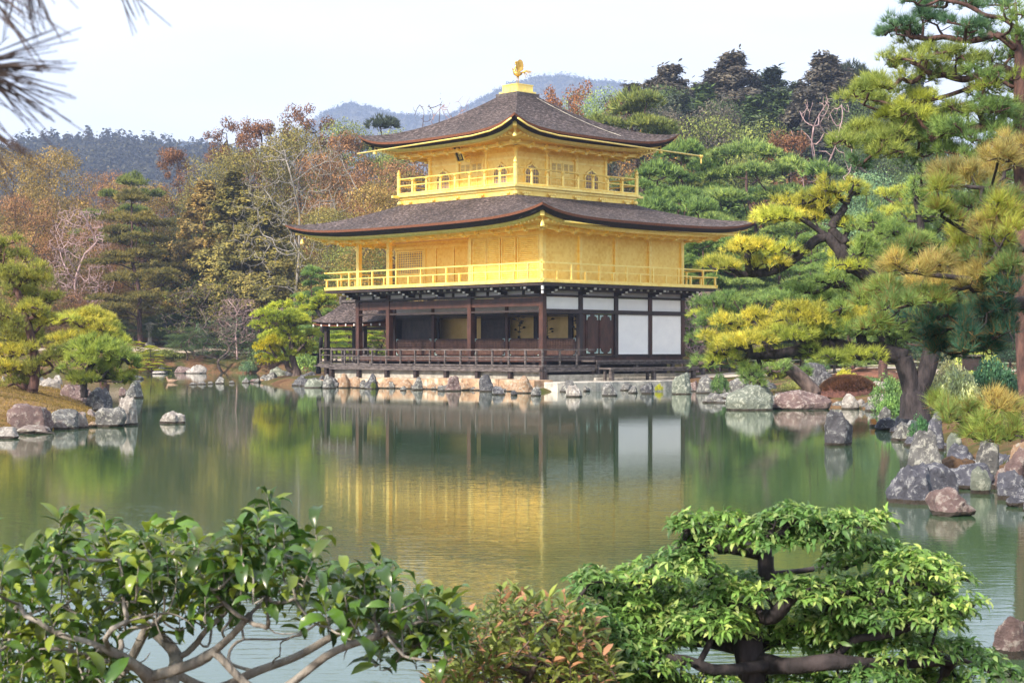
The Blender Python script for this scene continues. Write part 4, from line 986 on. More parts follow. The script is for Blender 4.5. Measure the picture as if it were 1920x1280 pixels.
def std_broad(seed, w=3.9, low=.12, lumps=50, gap=0., leaf=.135, flat=1.):
    rng = np.random.default_rng(seed); sk = Skel(rng); sk.line([(0,0,-.5),(rng.normal(0,.2),rng.normal(0,.2),2),(rng.normal(0,.4),rng.normal(0,.4),4.5),(rng.normal(0,.3),0,7)])
    parts = []; cs = []
    for i in range(lumps):
        f = rng.uniform(low, .93)**.9; a = rng.uniform(0, 6.3); prof = np.sqrt(max(.05, 1-((f-.45)/.58)**2)); rr = w*prof*np.sqrt(rng.uniform(.25, 1))
        c = np.array([np.cos(a)*rr*.85, np.sin(a)*rr*.85, 10*f]); cs.append(c); s_ = rng.uniform(.75, 1.45)
        n = int(380*s_*s_*(1-gap)); d = unit(rng.normal(0, 1, (n, 3))); d[:, 2] = np.abs(d[:, 2])*rng.choice([1, 1, 1, -.5], n); d = unit(d)
        P = c + d*s_*np.array([1, 1, .72])*(1 + rng.normal(0, .16, (n, 1))); parts.append(quads(P, d, leaf, rng))
        if i % 2 == 0: sk.reach(c, sag=-.05, wob=.1, pen=.2, nseg=4)
    return sk.mesh(.03, .5, .28, 6), cat(parts)
def std_cypress(seed, w=2.0, low=.12):
    rng = np.random.default_rng(seed); sk = Skel(rng); sk.line([(0,0,-.5),(0,0,3),(0.05,0,6),(0,0.05,9.7)]); parts = []
    for i in range(170):
        f = rng.uniform(low, 1.03)**.80; f = min(f, .999); a = rng.uniform(0, 6.3); R_ = w*(1-f)**.78*1.12*(1-.35*(f < .25))*rng.uniform(.65, 1.1) + .12
        c = np.array([np.cos(a)*R_, np.sin(a)*R_, 10*f - .25*R_]); 
        if i % 2: sk.reach(c, sag=-.1, pen=.1, nseg=3)
        s_ = rng.uniform(.35, .65)*(1.15-.75*f); n = 120; P = c + np.clip(rng.normal(0, 1, (n, 3)), -1.6, 1.6)*[s_*.5, s_*.5, s_*.45]; 
        N = unit((P - [0, 0, 0])*[1, 1, 0] + [0, 0, .8]); parts.append(quads(P, N, .17, rng, .55, .35))
        m_ = 26; f2 = rng.uniform(0, 1, (m_, 1)); P = c*[1, 1, 1]*(f2) + np.array([0, 0, c[2]])*(1-f2) + rng.normal(0, .16, (m_, 3)); parts.append(quads(P, np.tile([0, 0, 1.], (m_, 1)), .24, rng, .5, .7))
    return sk.mesh(.02, .5, .2, 6), cat(parts)
def std_open(seed, w=3.2):
    """open rust-brown conifer with bunched sprays and sky gaps"""
    rng = np.random.default_rng(seed); sk = Skel(rng); sk.line([(0,0,-.5),(.1,0,3),(-.1,.1,6),(0,0,9.4)]); parts = []
    for i in range(74):
        f = rng.uniform(.18, 1)**.9; a = rng.uniform(0, 6.3); R_ = w*(1-f**2*.62)*rng.uniform(.35, 1.05); c = np.array([np.cos(a)*R_, np.sin(a)*R_, 10*f])
        sk.reach(c, sag=.08, wob=.1, pen=.15, nseg=4); s_ = rng.uniform(.3, .62)
        n = 150; d = unit(rng.normal(0, 1, (n, 3))); P = c + d*s_*rng.uniform(.5, 1.1, (n, 1)); parts.append(quads(P, d, .15, rng, .6))
    return sk.mesh(.022, .5, .22, 5), cat(parts)
def std_bare(seed, w=3.4, n1=30, n2=760, h=10., r=.0080, gnarl=.16, fol=0):
    rng = np.random.default_rng(seed); sk = Skel(rng); sk.line([(0,0,-.5),(rng.normal(0,.3),rng.normal(0,.3),h*.2),(rng.normal(0,.5),rng.normal(0,.5),h*.42),(rng.normal(0,.4),rng.normal(0,.3),h*.66)])
    T1 = []
    def pt():
        f = rng.uniform(.28, 1.0); a = rng.uniform(0, 6.3); prof = math.sqrt(max(.05, 1-((f-.6)/.5)**2)); rr = w*prof*math.sqrt(rng.uniform(.1, 1)); return np.array([math.cos(a)*rr, math.sin(a)*rr, h*f])
    for i in range(n1): sk.reach(pt(), sag=.12, wob=gnarl, pen=.25, nseg=6, up=.6)
    for i in range(n2): sk.reach(pt(), sag=.10, wob=gnarl*.8, pen=.02, nseg=4, up=.3)
    tips = [sk.p[i] for i in range(len(sk.p)) if i not in set(sk.par)]
    for tpt in tips[:400]:
        for q in range(2): sk.reach(tpt + rng.normal(0, .32, 3) + [0, 0, .1], sag=0, wob=.1, pen=0, nseg=2)
    fo_ = None
    if fol:
        P = np.repeat(np.array(tips), fol, 0) + rng.normal(0, .22, (len(tips)*fol, 3)); fo_ = quads(P, np.tile([0, 0, 1.], (len(P), 1)), .16, rng)
    return sk.mesh(r*1.5, .36, .24, 5, minr=0), fo_
def std_bush(seed, leaf=.11):
    rng = np.random.default_rng(seed); parts = []; sk = Skel(rng); sk.line([(0,0,-.1),(0,0,.3)])
    for i in range(30):
        a = rng.uniform(0, 6.3); rr = 1.15*math.sqrt(rng.uniform(0, 1)); c = np.array([math.cos(a)*rr, math.sin(a)*rr, .25+.62*(1-(rr/1.25)**2)*rng.uniform(.5, 1.1)]); s_ = rng.uniform(.22, .42)
        sk.reach(c, nseg=3); n = 110; d = unit(rng.normal(0, 1, (n, 3)) + [0, 0, .3]); parts.append(quads(c + d*s_*(1+rng.normal(0, .15, (n, 1))), d, leaf, rng))
    return sk.mesh(.006, .5, .05, 4), cat(parts)
PROTO = {}
def proto(kind):
    """build (once) the mesh data for a kind; the first placement uses it, the rest copy"""
    if kind in PROTO: return PROTO[kind]
    g = {'pine_a': lambda: std_pine(11), 'pine_b': lambda: std_pine(12, 3.5, 9, .22), 'pine_c': lambda: std_pine(13, 4.2, 6, .45, 1.0), 'pine_d': lambda: std_pine(14, 3.6, 9, .12, .3),
         'broad_a': lambda: std_broad(21), 'broad_b': lambda: std_broad(22, 3.5, .08, 52), 'broad_c': lambda: std_broad(23, 4.3, .2, 44),
         'cyp_a': lambda: std_cypress(31), 'cyp_b': lambda: std_cypress(32, 2.5, .2), 'open_a': lambda: std_open(41), 'open_b': lambda: std_open(42, 3.7),
         'bare_a': lambda: std_bare(51), 'bare_b': lambda: std_bare(52, 4.2, 34, 420, gnarl=.22, r=.006), 'bare_c': lambda: std_bare(53, 2.6, 9, 60, gnarl=.12, r=.012), 'thin_a': lambda: std_bare(54, 2.8, 12, 60, gnarl=.2, r=.015, fol=3),
         'gnarl_a': lambda: std_bare(55, 4.6, 24, 120, gnarl=.28, r=.016, fol=26), 'bush_a': lambda: std_bush(61), 'bush_b': lambda: std_bush(62, .14)}[kind]()
    wm = {'pine': M['barkred'], 'bare': M['barkpink'], 'thin': M['bark'], 'gnar': M['bark']}.get(kind[:4], M['bark'])
    if kind == 'bare_b': wm = M['barkpale']
    nm = {'pin': 'pine_tree', 'bro': 'broadleaf_tree', 'cyp': 'cypress_tree', 'ope': 'conifer_tree', 'bar': 'bare_tree', 'thi': 'bare_tree', 'gna': 'gnarled_tree', 'bus': 'bush'}[kind[:3]]
    fm = M['needle'] if kind[:4] == 'pine' else M['leaf']
    t = empty(nm, (0, 0, 0)); np_mesh('trunk', g[0][0], g[0][1], wm, t, smooth=True)
    if g[1] is not None: np_mesh('crown', g[1][0], g[1][1], fm, t)
    PROTO[kind] = [t, False]; return PROTO[kind]
STDW = {'pine': 6.6, 'broa': 8.6, 'cyp_': 4.6, 'open': 6.2, 'bare': 7.6, 'thin': 5.6, 'gnar': 9.0, 'bush': 2.6}
CATN = {'pine': 'pine', 'broa': 'tree', 'cyp_': 'cypress', 'open': 'tree', 'bare': 'bare tree', 'thin': 'bare tree', 'gnar': 'tree', 'bush': 'bush'}
trng = random.Random(77)
def put(kind, px, ytop, wpx, d, color, label, group=None, zb=None, trunk=None):
    X = (px - 960) / FPX * d; Zb = float(height(np.array([X]), np.array([d]))[0]) if zb is None else zb
    Zb = max(Zb, .0); zt = CAMH - (ytop - HOR) / FPX * d; hh = max(zt - Zb, .3); k4 = kind[:4]
    std_h = 1.15 if k4 == 'bush' else 9.9
    sz = hh / std_h; sx = wpx / FPX * d / STDW[k4]
    if k4 != 'bush': sx = max(sx * 1.15, sz * {'pine': .95, 'broa': .85, 'cyp_': 1.55, 'open': .85, 'bare': .7, 'thin': .6, 'gnar': .8}[k4])
    else: sx = max(sx, sz * .36)
    color = tuple(min(c * 2.6, .6) for c in color)
    t, used = proto(kind); rz = trng.uniform(0, 6.28)
    if used: o = copy_tree(t, label, (X, d, Zb), rz, sx, sz, color, group)
    else:
        PROTO[kind][1] = True; o = t; o.location = (X, d, Zb); o.rotation_euler = (0, 0, rz); o.scale = (sx, sx, sz); o['label'] = label
        if group: o['group'] = group
        for c in o.children:
            if c.name.split('.')[0] == 'crown': c.color = (*color, 1)
    o['category'] = CATN[k4]
    for c in o.children:
        if trunk and c.name.split('.')[0] == 'trunk': c.color = (*trunk, 1)
    return o
OL = (.094, .084, .032); OLB = (.120, .088, .036); BR = (.112, .062, .038); RU = (.085, .043, .028); GR = (.078, .125, .045); YG = (.20, .21, .025); YE = (.27, .25, .02)  # left bank browns: leaf colour with some warm flare tint put in
DK = (.030, .040, .034); DP = (.050, .046, .050); BG = (.07, .12, .085); LG = (.11, .155, .06); OR = (.15, .085, .032); DG = (.035, .055, .025); OLG = (.085, .105, .035)
T = [
 # --- left bank, skyline row
 ('broad_a', 20, 290, 130, 150, OLB, 'olive brown tree at the far left edge below the hill'),
 ('broad_b', 95, 286, 130, 146, OLB, 'broad olive tree under the low purple hill at the left'),
 ('pine_c', 150, 322, 110, 142, OLG, 'feathery olive pine in front of the low hill on the left'),
 ('broad_c', 245, 335, 130, 150, OLB, 'low rounded ochre tree below the gap of the left hills'),
 ('broad_a', 200, 330, 90, 160, BR, 'brown tree top just right of the feathery olive pine'),
 ('open_a', 333, 290, 105, 160, RU, 'open rust brown tree standing alone against the purple hill'),
 ('open_b', 425, 236, 120, 172, RU, 'tall rust brown tree with airy top left of the pavilion skyline'),
 ('open_a', 490, 240, 95, 168, RU, 'reddish airy tree between the two tallest rust brown crowns'),
 ('open_b', 575, 212, 110, 170, RU, 'tallest rust brown tree on the skyline left of the pavilion'),
 ('broad_b', 405, 290, 115, 150, OL, 'olive broadleaf tree below the tall rust brown tree'),
 ('broad_c', 480, 268, 120, 150, OL, 'olive domed tree in front of the reddish skyline trees'),
 ('broad_a', 560, 250, 125, 148, OL, 'big olive tree behind the pale bare branches'),
 ('broad_b', 640, 290, 110, 145, BR, 'brown tree above the left tip of the lower roof'),
 ('broad_c', 688, 228, 90, 165, OLG, 'rounded green tree above the left tip of the upper roof'),
 ('pine_a', 737, 218, 54, 170, DK, 'small dark pine standing above the upper roof on the left'),
 ('open_a', 640, 262, 70, 160, BR, 'brown airy tree behind the left eave of the upper roof'),
 ('thin_a', 815, 186, 46, 190, OR, 'slender bare tree with a few orange leaves above the upper roof'),
 ('bare_c', 850, 196, 40, 192, BR, 'small bare tree just right of the orange leaved one above the roof'),
 # --- left bank, middle and front rows
 ('pine_b', 265, 355, 190, 126, OL, 'tall layered olive pine with a red trunk on the left bank'),
 ('bare_a', 152, 395, 125, 130, BR, 'pinkish grey bare tree with a fan of fine twigs on the left bank'),
 ('broad_b', 60, 370, 170, 134, BR, 'brown leafed tree behind the yellow green pines at far left'),
 ('broad_a', 190, 420, 120, 140, BR, 'russet tree between the bare tree and the layered olive pine'),
 ('cyp_b', 385, 350, 110, 132, OLB, 'drooping olive cypress right of the layered pine'),
 ('cyp_a', 440, 330, 120, 128, OL, 'tall weeping olive conifer in the middle of the left bank'),
 ('cyp_b', 500, 380, 100, 126, OL, 'olive conifer below the pale bare branches'),
 ('bare_b', 560, 268, 200, 124, BR, 'large pale grey tree with twisting bare branches left of the pavilion'),
 ('broad_b', 630, 395, 120, 122, OL, 'olive crown showing beside the lower roof eave'),
 ('broad_a', 610, 400, 130, 130, OL, 'olive tree filling the gap under the left eave of the lower roof'),
 ('broad_c', 690, 360, 110, 132, BR, 'brown tree seen between the two roofs on the left'),
 ('broad_b', 735, 300, 100, 140, BR, 'dark brown tree seen under the left eave of the upper roof'),
 ('broad_a', 700, 420, 120, 118, OLG, 'olive green tree seen through the second storey veranda'),
 ('broad_c', 780, 320, 110, 138, OL, 'olive tree hidden behind the left side of the pavilion'),
 ('broad_b', 740, 348, 90, 112, OLB, 'pale domed shrubby tree top above the lower roof on the left'),
 ('pine_d', 590, 500, 90, 105, GR, 'small green pine under the left eave of the lower roof'),
 ('gnarl_a', 372, 530, 150, 122, OLG, 'old gnarled olive grey tree on the far shore'),
 ('gnarl_a', 420, 596, 130, 119.5, BG, 'leaning lichen grey tree with a black trunk at the far water edge'),
 ('bare_a', 445, 560, 90, 121, BR, 'pinkish bare branching tree behind the leaning tree on the far shore'),
 ('bare_a', 480, 510, 90, 128, BR, 'thin grey bare tree left of the yellow green pines'),
 ('broad_b', 470, 560, 110, 130, DG, 'dark evergreen mass behind the leaning tree on the far shore'),
 ('broad_a', 330, 590, 150, 128, DG, 'dark evergreen below the layered olive pine'),
 ('broad_c', 240, 560, 150, 130, OL, 'low olive tree on the left bank behind the islet pines'),
 ('broad_b', 120, 540, 150, 128, BR, 'brown bushy tree behind the yellow islet pine'),
 ('broad_a', 30, 500, 160, 126, OL, 'olive tree behind the islet at the far left'),
 ('broad_c', 540, 520, 110, 128, OL, 'olive tree behind the yellow green pines left of the annex'),
 ('bush_b', 505, 640, 90, 118, DG, 'dark rounded bush at the back of the bare earth bank'),
 ('bush_a', 400, 655, 80, 122, DG, 'dark bush behind the leaning black trunk'),
 ('bush_b', 300, 655, 90, 121, OLG, 'olive bush above the pale shore rocks at the left'),
 ('bush_a', 268, 672, 60, 119.5, OR, 'orange brown low bush at the far water edge'),
 ('bush_b', 350, 640, 80, 126, DG, 'dark bush under the old gnarled tree'),
 ('bush_a', 465, 672, 34, 118, BG, 'small blue green shrub on the far earth bank'),
 ('pine_d', 285, 648, 56, 118, YG, 'small bright pine shrub on the far shore left of the pale rocks'),
 ('pine_d', 255, 640, 50, 121, YG, 'small yellow green pine shrub behind the islet rock'),
 # --- point left of the building
 ('pine_b', 615, 560, 50, 100, (.10, .14, .04), 'green pine directly behind the roof tip of the fishing annex'),
 ('pine_d', 650, 590, 110, 96, (.16, .20, .03), 'bright pine foliage seen through the open fishing annex'),
 ('pine_d', 720, 585, 100, 98, (.13, .17, .04), 'green pine seen through the open ground floor veranda'),
 ('bush_b', 575, 655, 60, 93, GR, 'green bush between the pines and the fishing annex'),
 # --- behind the pavilion, right, lower pines
 ('pine_c', 1310, 186, 150, 128, OLG, 'tall olive pine with a long red trunk right of the upper roof'),
 ('pine_c', 1392, 248, 160, 104, LG, 'green pine with a tall straight red trunk right of the pavilion'),
 ('pine_a', 1268, 262, 110, 108, GR, 'green pine at the right tip of the upper roof'),
 ('pine_b', 1240, 300, 110, 100, GR, 'green pine directly right of the third storey railing'),
 ('pine_a', 1330, 300, 110, 112, GR, 'mid green pine between the two tall red trunks'),
 ('pine_b', 1490, 292, 130, 110, LG, 'pale green spreading pine right of the tall straight red trunk'),
 ('pine_a', 1560, 305, 130, 104, GR, 'green pine below the dark cypress with a pale dead trunk'),
 ('pine_b', 1230, 372, 110, 92, GR, 'green pine above the right end of the lower roof'),
 ('pine_a', 1330, 372, 130, 94, GR, 'green pine behind the right tip of the lower roof'),
 ('pine_c', 1430, 395, 130, 92, LG, 'leafy pine crown just above the lower roof tip'),
 ('pine_b', 1310, 440, 110, 90, GR, 'pine with a red trunk right under the lower roof tip'),
 ('pine_a', 1500, 440, 140, 82, GR, 'green pine behind the yellow tipped branch'),
 ('pine_c', 1382, 545, 130, 80, GR, 'red trunked pine right of the dark balcony brackets'),
 ('pine_d', 1600, 480, 150, 74, LG, 'soft green pine in the middle distance on the right'),
 ('bare_a', 1310, 540, 110, 86, BR, 'tangle of bare grey twigs beside the white wall panels'),
 ('bare_a', 1350, 600, 90, 88, BR, 'low bare thicket behind the end of the wooden step'),
 ('pine_d', 1352, 600, 60, 82, GR, 'small pine shrub beside the right wall of the pavilion'),
 ('broad_b', 1660, 330, 140, 92, BG, 'pale blue green broadleaf tree in the right middle distance'),
 ('broad_a', 1600, 395, 120, 96, BG, 'grey green domed tree behind the yellow branch on the right'),
 ('broad_c', 1780, 250, 180, 100, DG, 'dark green tree behind the big limbs at the right'),
 ('broad_b', 1880, 300, 180, 96, DG, 'dark tree at the far right edge behind the pine trunk'),
 ('pine_a', 1730, 480, 150, 66, GR, 'shaded pine behind the long needled branches'),
 ('pine_b', 1850, 430, 180, 70, DG, 'dark pine behind the long needled branches at the right edge'),
 ('broad_a', 1780, 560, 160, 72, (.03, .06, .05), 'deep shaded evergreen behind the forked black trunk'),
 ('broad_b', 1890, 560, 150, 66, (.03, .06, .05), 'deep shaded evergreen behind the right edge trunk'),
 # --- right skyline
 ('cyp_a', 1185, 166, 66, 185, DP, 'slim dark cypress directly above the right slope of the upper roof'),
 ('open_b', 1066, 172, 48, 170, (.12, .055, .03), 'small orange brown tree top just right of the roof finial'),
 ('broad_a', 1120, 180, 80, 178, LG, 'light green tree top above the upper roof on the right'),
 ('open_a', 1160, 195, 80, 160, RU, 'rust red tree touching the right slope of the upper roof'),
 ('cyp_b', 1255, 132, 150, 178, DP, 'large purplish dark cypress left of the tallest cypress'),
 ('cyp_b', 1375, 110, 165, 176, DP, 'tallest purplish dark cypress on the right skyline'),
 ('cyp_a', 1450, 138, 110, 180, DK, 'dark cypress wedged between the two tallest ones'),
 ('cyp_b', 1545, 112, 180, 172, DP, 'broad dark cypress with a pale dead trunk below it'),
 ('pine_a', 1600, 124, 54, 190, DK, 'small dark pine top at the right end of the cypress row'),
 ('cyp_b', 1640, 170, 130, 176, DK, 'dark cypress partly hidden by the big pine limbs'),
 ('cyp_a', 1720, 150, 120, 182, DK, 'dark cypress behind the highest pine limbs'),
 ('cyp_b', 1500, 250, 150, 160, DK, 'dark cypress low in front of the skyline row'),
 ('cyp_a', 1580, 260, 130, 156, DK, 'blue dark cypress low behind the pale dead trunk'),
 ('cyp_a', 1225, 160, 90, 184, DP, 'dark cypress at the left end of the tall right row'),
 ('cyp_a', 1340, 140, 80, 186, DP, 'narrow dark cypress just left of the tallest one'),
 ('cyp_a', 1415, 150, 80, 186, DK, 'narrow dark cypress just right of the tallest one'),
 ('cyp_a', 1590, 145, 80, 184, DP, 'narrow dark cypress right of the broad one'),
 ('cyp_b', 1310, 165, 120, 182, DP, 'dark cypress filling the dip between the two large left ones'),
 ('cyp_a', 1495, 165, 110, 184, DK, 'dark narrow cypress beside the broad one with the dead trunk'),
 ('cyp_b', 1420, 230, 130, 162, DK, 'dark cypress behind the olive pines on the right slope'),
 ('broad_b', 1225, 215, 100, 160, DP, 'dark reddish tree right of the upper roof slope'),
 ('broad_a', 1240, 262, 60, 150, OR, 'golden ochre tree by the right end of the upper roof'),
 ('open_a', 1480, 265, 50, 140, RU, 'small rust red conifer among green pines on the right slope'),
 ('broad_c', 1290, 200, 120, 156, DP, 'dark brownish mixed tree behind the tall olive pine'),
 ('broad_a', 1210, 300, 120, 126, DP, 'dark red brown tree under the right eave of the upper roof'),
 ('broad_c', 1355, 215, 110, 150, OLG, 'ochre green tree right of the tall olive pine'),
 ('bare_c', 1545, 196, 60, 140, BR, 'pale dead tree with a long bare trunk in front of the dark cypress'),
]
for r_ in T: put(*r_)
# filler rows behind, so that no ground shows between the crowns
frng = random.Random(4)
for (d, ya, yb, xa, xb, st, kinds, cols, lab, grp) in (
    (150, 380, 430, -20, 760, 62, ('broad_a','broad_b','cyp_b'), (OL, BR, DG, OLB, OLG), 'brown and olive tree filling the wood on the left bank', 'trees filling the wood on the left bank'),
    (136, 455, 500, -30, 760, 58, ('broad_c','broad_a','cyp_a'), (OL, BR, OLG), 'lower brown and olive tree of the left bank wood', 'lower trees of the left bank wood'),
    (125, 590, 615, -30, 700, 46, ('broad_b','broad_c','bush_a'), (DG, OL, DG), 'dark undergrowth tree at the foot of the left bank wood', 'undergrowth trees of the left bank'),
    (166, 170, 205, 1190, 1760, 44, ('cyp_b','broad_b','cyp_a'), (DK, DP, DG), 'dark cypress massed below the right skyline', 'cypresses massed below the right skyline'),
    (150, 262, 320, 1200, 1960, 66, ('broad_c','cyp_b','pine_a'), (DK, DG, OLG), 'dark mixed tree filling the slope on the right', 'trees filling the right slope'),
    (128, 350, 400, 1180, 1960, 62, ('pine_a','cyp_b','pine_b'), (GR, DG, GR), 'green tree filling the middle of the right slope', 'trees of the middle right slope'),
    (112, 455, 520, 1200, 1960, 62, ('pine_b','broad_a','pine_d'), (GR, DG, OLG), 'green tree at the foot of the right slope', 'trees at the foot of the right slope'),
    (98, 575, 600, 1280, 1960, 52, ('broad_b','pine_d','broad_c'), (DG, GR, DG), 'low dark evergreen behind the garden on the right', 'low evergreens behind the right garden')):
    x = xa
    while x < xb:
        put(frng.choice(kinds), x, frng.uniform(ya, yb), st*frng.uniform(1.7, 2.3), d + frng.uniform(-5, 5), frng.choice(cols), lab, grp); x += st*frng.uniform(.8, 1.2)
# ============================================================ hand-placed pines (trunks, limbs and pads laid out from the photograph at their real distance)
def cpine(name, label, d, lines, padsets, seed, nl=.15, nw=.010, k=14, dens=1.0, bark='bark', rtip=.012, rmax=.26, expo=.41, zbase=None, near=False, dj=.5):
    """lines: list of polylines of (px,py[,ddepth]); first is the trunk. padsets: list of (colour, part label, [(px,py,w,h)])"""
    rng = np.random.default_rng(seed); sk = Skel(rng)
    def P3(q): return W(q[0], q[1], d + (q[2] if len(q) > 2 else 0))
    for i, ln in enumerate(lines):
        pts = [P3(q) for q in ln]
        if i == 0:
            if zbase is not None: pts = [np.array([pts[0][0], pts[0][1], zbase])] + pts
            sk.line(pts)
        else:
            A = np.array(sk.p); j = int(np.argmin(np.linalg.norm(A - pts[0], axis=1))); sk.line(pts if len(pts) > 1 else pts, par=j)
    crowns = []
    for colr, plab, pads in padsets:
        parts = []
        for (px, py, w_, h_) in pads:
            dd = rng.uniform(-dj, dj); c = W(px, py + h_*.25, d + dd); rx = w_/2/FPX*d; rz = h_/FPX*d*.8
            e = sk.reach(c - [0, 0, rz*.1], sag=.05, wob=.06, pen=.15, nseg=6, up=.2)
            nsub = max(4, int(4 + rx*2.8))
            for s_ in range(nsub):
                a = rng.uniform(0, 6.3); rr = rx*math.sqrt(rng.uniform(0, 1))*.72; cc = c + np.array([math.cos(a)*rr, math.sin(a)*rr*.8, rng.normal(0, rz*.28)])
                sr = rx*rng.uniform(.26, .44); n = int(dens*(sr*sr*.8*3.14)/(nl*nl*.26)) + 10
                P, D = blobpad(cc, sr, sr*.85, rz*.75, n, rng)
                D = unit(D + .35*unit(cc - c + 1e-6)*[1, 1, .2]); parts.append(blades(P, D, k, nl, nw, .50, rng))
                sk.reach(cc, sag=.03, nseg=3)
                if s_ % 2 == 0:
                    for q_ in range(0, len(P), max(1, len(P)//5)): sk.reach(P[q_], sag=0, wob=.05, pen=0, nseg=2)
        crowns.append((cat(parts), colr, plab))
    base = lines[0][0]; loc = P3(base) if zbase is None else np.array([P3(base)[0], P3(base)[1], zbase])
    t = empty(name, tuple(loc)); tag(t, label, 'pine')
    w_ = sk.mesh(rtip, expo, rmax, 8); np_mesh('trunk', w_[0] - loc, w_[1], M[bark], t, smooth=True)
    for (v, f), colr, plab in crowns:
        o = np_mesh('crown', v - loc, f, M['needle_near' if near else 'needle'], t); o.color = (*colr, 1)
        if plab: o['label'] = plab
    return t
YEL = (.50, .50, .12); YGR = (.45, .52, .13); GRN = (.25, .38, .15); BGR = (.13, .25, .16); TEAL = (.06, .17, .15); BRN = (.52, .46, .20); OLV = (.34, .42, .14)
cpine('pine_tree', 'forked black pine on the right shore carrying the low yellow green branch over the water', 32,
 [[(1715,778),(1712,740),(1702,700),(1690,668),(1678,660)], [(1714,745),(1736,700),(1748,640),(1738,560),(1729,475),(1726,418),(1714,350),(1722,313),(1752,268),(1772,245)],
  [(1690,668),(1640,656),(1600,655),(1560,646),(1525,650),(1489,658),(1455,664),(1420,668)], [(1420,668),(1425,690),(1405,704)], [(1735,600),(1690,560),(1619,511),(1597,497),(1577,474),(1552,444),(1540,436)],
  [(1577,474),(1584,455),(1568,440),(1560,425),(1580,395),(1592,375)], [(1552,444),(1530,450),(1491,484),(1448,508),(1386,515)]],
 [(YEL, 'yellow needle pads on the low branch', [(1425,590,110,26),(1388,602,110,26),(1462,610,140,28),(1356,634,90,24),(1407,640,150,28),(1363,654,110,26),(1517,580,130,26),(1512,598,120,26),(1569,582,90,22),(1604,588,100,22),
          (1566,350,110,26),(1542,370,100,24),(1487,378,100,24),(1460,400,110,26),(1534,400,110,26),(1402,458,130,26),(1370,462,90,22),(1358,495,110,24),(1437,490,100,24),(1330,492,50,20)]),
  (YGR, None, [(1523,616,150,28),(1489,624,130,26),(1569,612,150,28),(1365,672,90,28),(1468,462,110,28),(1605,352,80,24),(1600,412,90,28),(1590,500,90,22),(1546,640,90,20),(1480,400,120,26),(1500,662,100,18),(1560,660,110,20),(1620,664,110,22),(1440,664,70,16)]),
  (GRN, None, [(1409,690,70,28),(1615,616,150,32),(1650,602,130,32),(1672,618,120,30),(1661,646,90,26),(1640,560,130,34),(1680,538,130,40),(1600,540,120,36),(1640,420,120,40),(1660,470,130,40),(1700,500,140,44),(1620,590,120,34),(1580,580,110,30),(1760,440,130,44),(1790,390,120,40),(1690,620,120,36),(1750,330,110,44),(1760,560,140,44),(1550,520,90,26),(1600,460,100,30),(1520,540,90,26),(1700,590,130,34),(1560,560,90,24),(1725,370,100,40),(1730,395,110,34),(1700,440,120,34),(1740,470,120,40)])],
 101, nl=.135, nw=.009, k=14, dens=.95, bark='barkblue', rmax=.27, rtip=.0145, zbase=.3)
cpine('pine_tree', 'leaning pine with a pale scaly trunk behind the two big rounded rocks', 49,
 [[(1526,736),(1505,712),(1480,690),(1462,677),(1445,655),(1430,630)], [(1462,677),(1420,650),(1370,620)]],
 [(GRN, None, [(1340,596,110,24),(1365,612,90,24),(1318,634,60,22),(1330,672,70,28),(1448,684,90,24),(1407,710,60,22),(1466,700,60,22),(1503,694,50,28),(1380,578,90,22),(1450,560,120,24),(1350,560,110,22)]),
  (YGR, None, [(1335,585,80,18),(1440,700,60,18)])], 102, nl=.17, nw=.014, k=12, bark='bark', rmax=.24, rtip=.023, zbase=.3)
cpine('pine_tree', 'tall red barked pine at the right edge whose limbs reach into the sky', 24,
 [[(1932,800),(1922,700),(1916,560),(1918,400),(1912,250),(1912,120),(1906,40),(1900,-60)], [(1902,50),(1879,35),(1847,29),(1826,17),(1800,6),(1760,0)], [(1903,90),(1870,66),(1836,74),(1807,77),(1772,70),(1741,73),(1709,69),(1675,64)],
  [(1904,135),(1873,127),(1839,138),(1807,149),(1770,140)], [(1903,165),(1870,150),(1836,159),(1799,172),(1772,181),(1730,191),(1698,197),(1653,207),(1613,194)], [(1903,190),(1865,181),(1831,189),(1780,200)],
  [(1904,250),(1887,244),(1852,234),(1834,240),(1794,248),(1740,250),(1690,262)]],
 [(BGR, 'dark blue green needle pads against the sky', [(1719,2,60,18),(1762,6,110,24),(1820,2,90,20),(1879,2,90,22),(1730,30,80,24),(1680,46,110,26),(1757,40,80,24),(1812,42,100,26),(1852,46,80,24),(1700,60,90,20),(1815,62,80,18),(1660,60,50,18),(1613,303,60,22)]),
  (OLV, None, [(1733,86,100,26),(1709,104,90,26),(1767,92,90,24),(1658,115,95,26),(1794,106,120,28),(1826,114,90,24),(1783,126,110,24),(1733,122,100,24),(1719,143,110,24),(1666,157,130,28),(1608,172,80,28),(1634,164,80,24),(1653,182,140,26),
          (1640,236,140,30),(1693,230,160,32),(1587,258,80,22),(1626,264,130,28),(1680,254,150,30),(1746,232,140,32),(1733,256,120,28),(1666,280,110,26),(1767,205,140,28),(1812,205,120,28)]),
  (GRN, None, [(1892,86,110,54),(1879,112,90,40),(1896,28,80,34),(1862,70,80,28),(1902,146,70,34),(1840,140,90,28),(1915,60,60,40),(1850,190,120,36),(1770,240,120,34),(1830,260,110,34),(1900,240,90,44),(1720,290,110,34),(1850,285,120,40),(1905,320,90,50),(1865,200,110,34),(1900,205,70,34),(1800,232,100,28),(1850,228,90,30),(1790,276,90,26)]),
  (YGR, 'yellowish needle pads', [(1879,150,120,26),(1844,164,80,24),(1719,182,90,22),(1706,206,140,26),(1661,214,90,22),(1905,165,60,24)])],
 103, nl=.125, nw=.0068, k=16, dens=.9, bark='barkred', rmax=.22, rtip=.0075, near=False, zbase=.2, dj=.6)
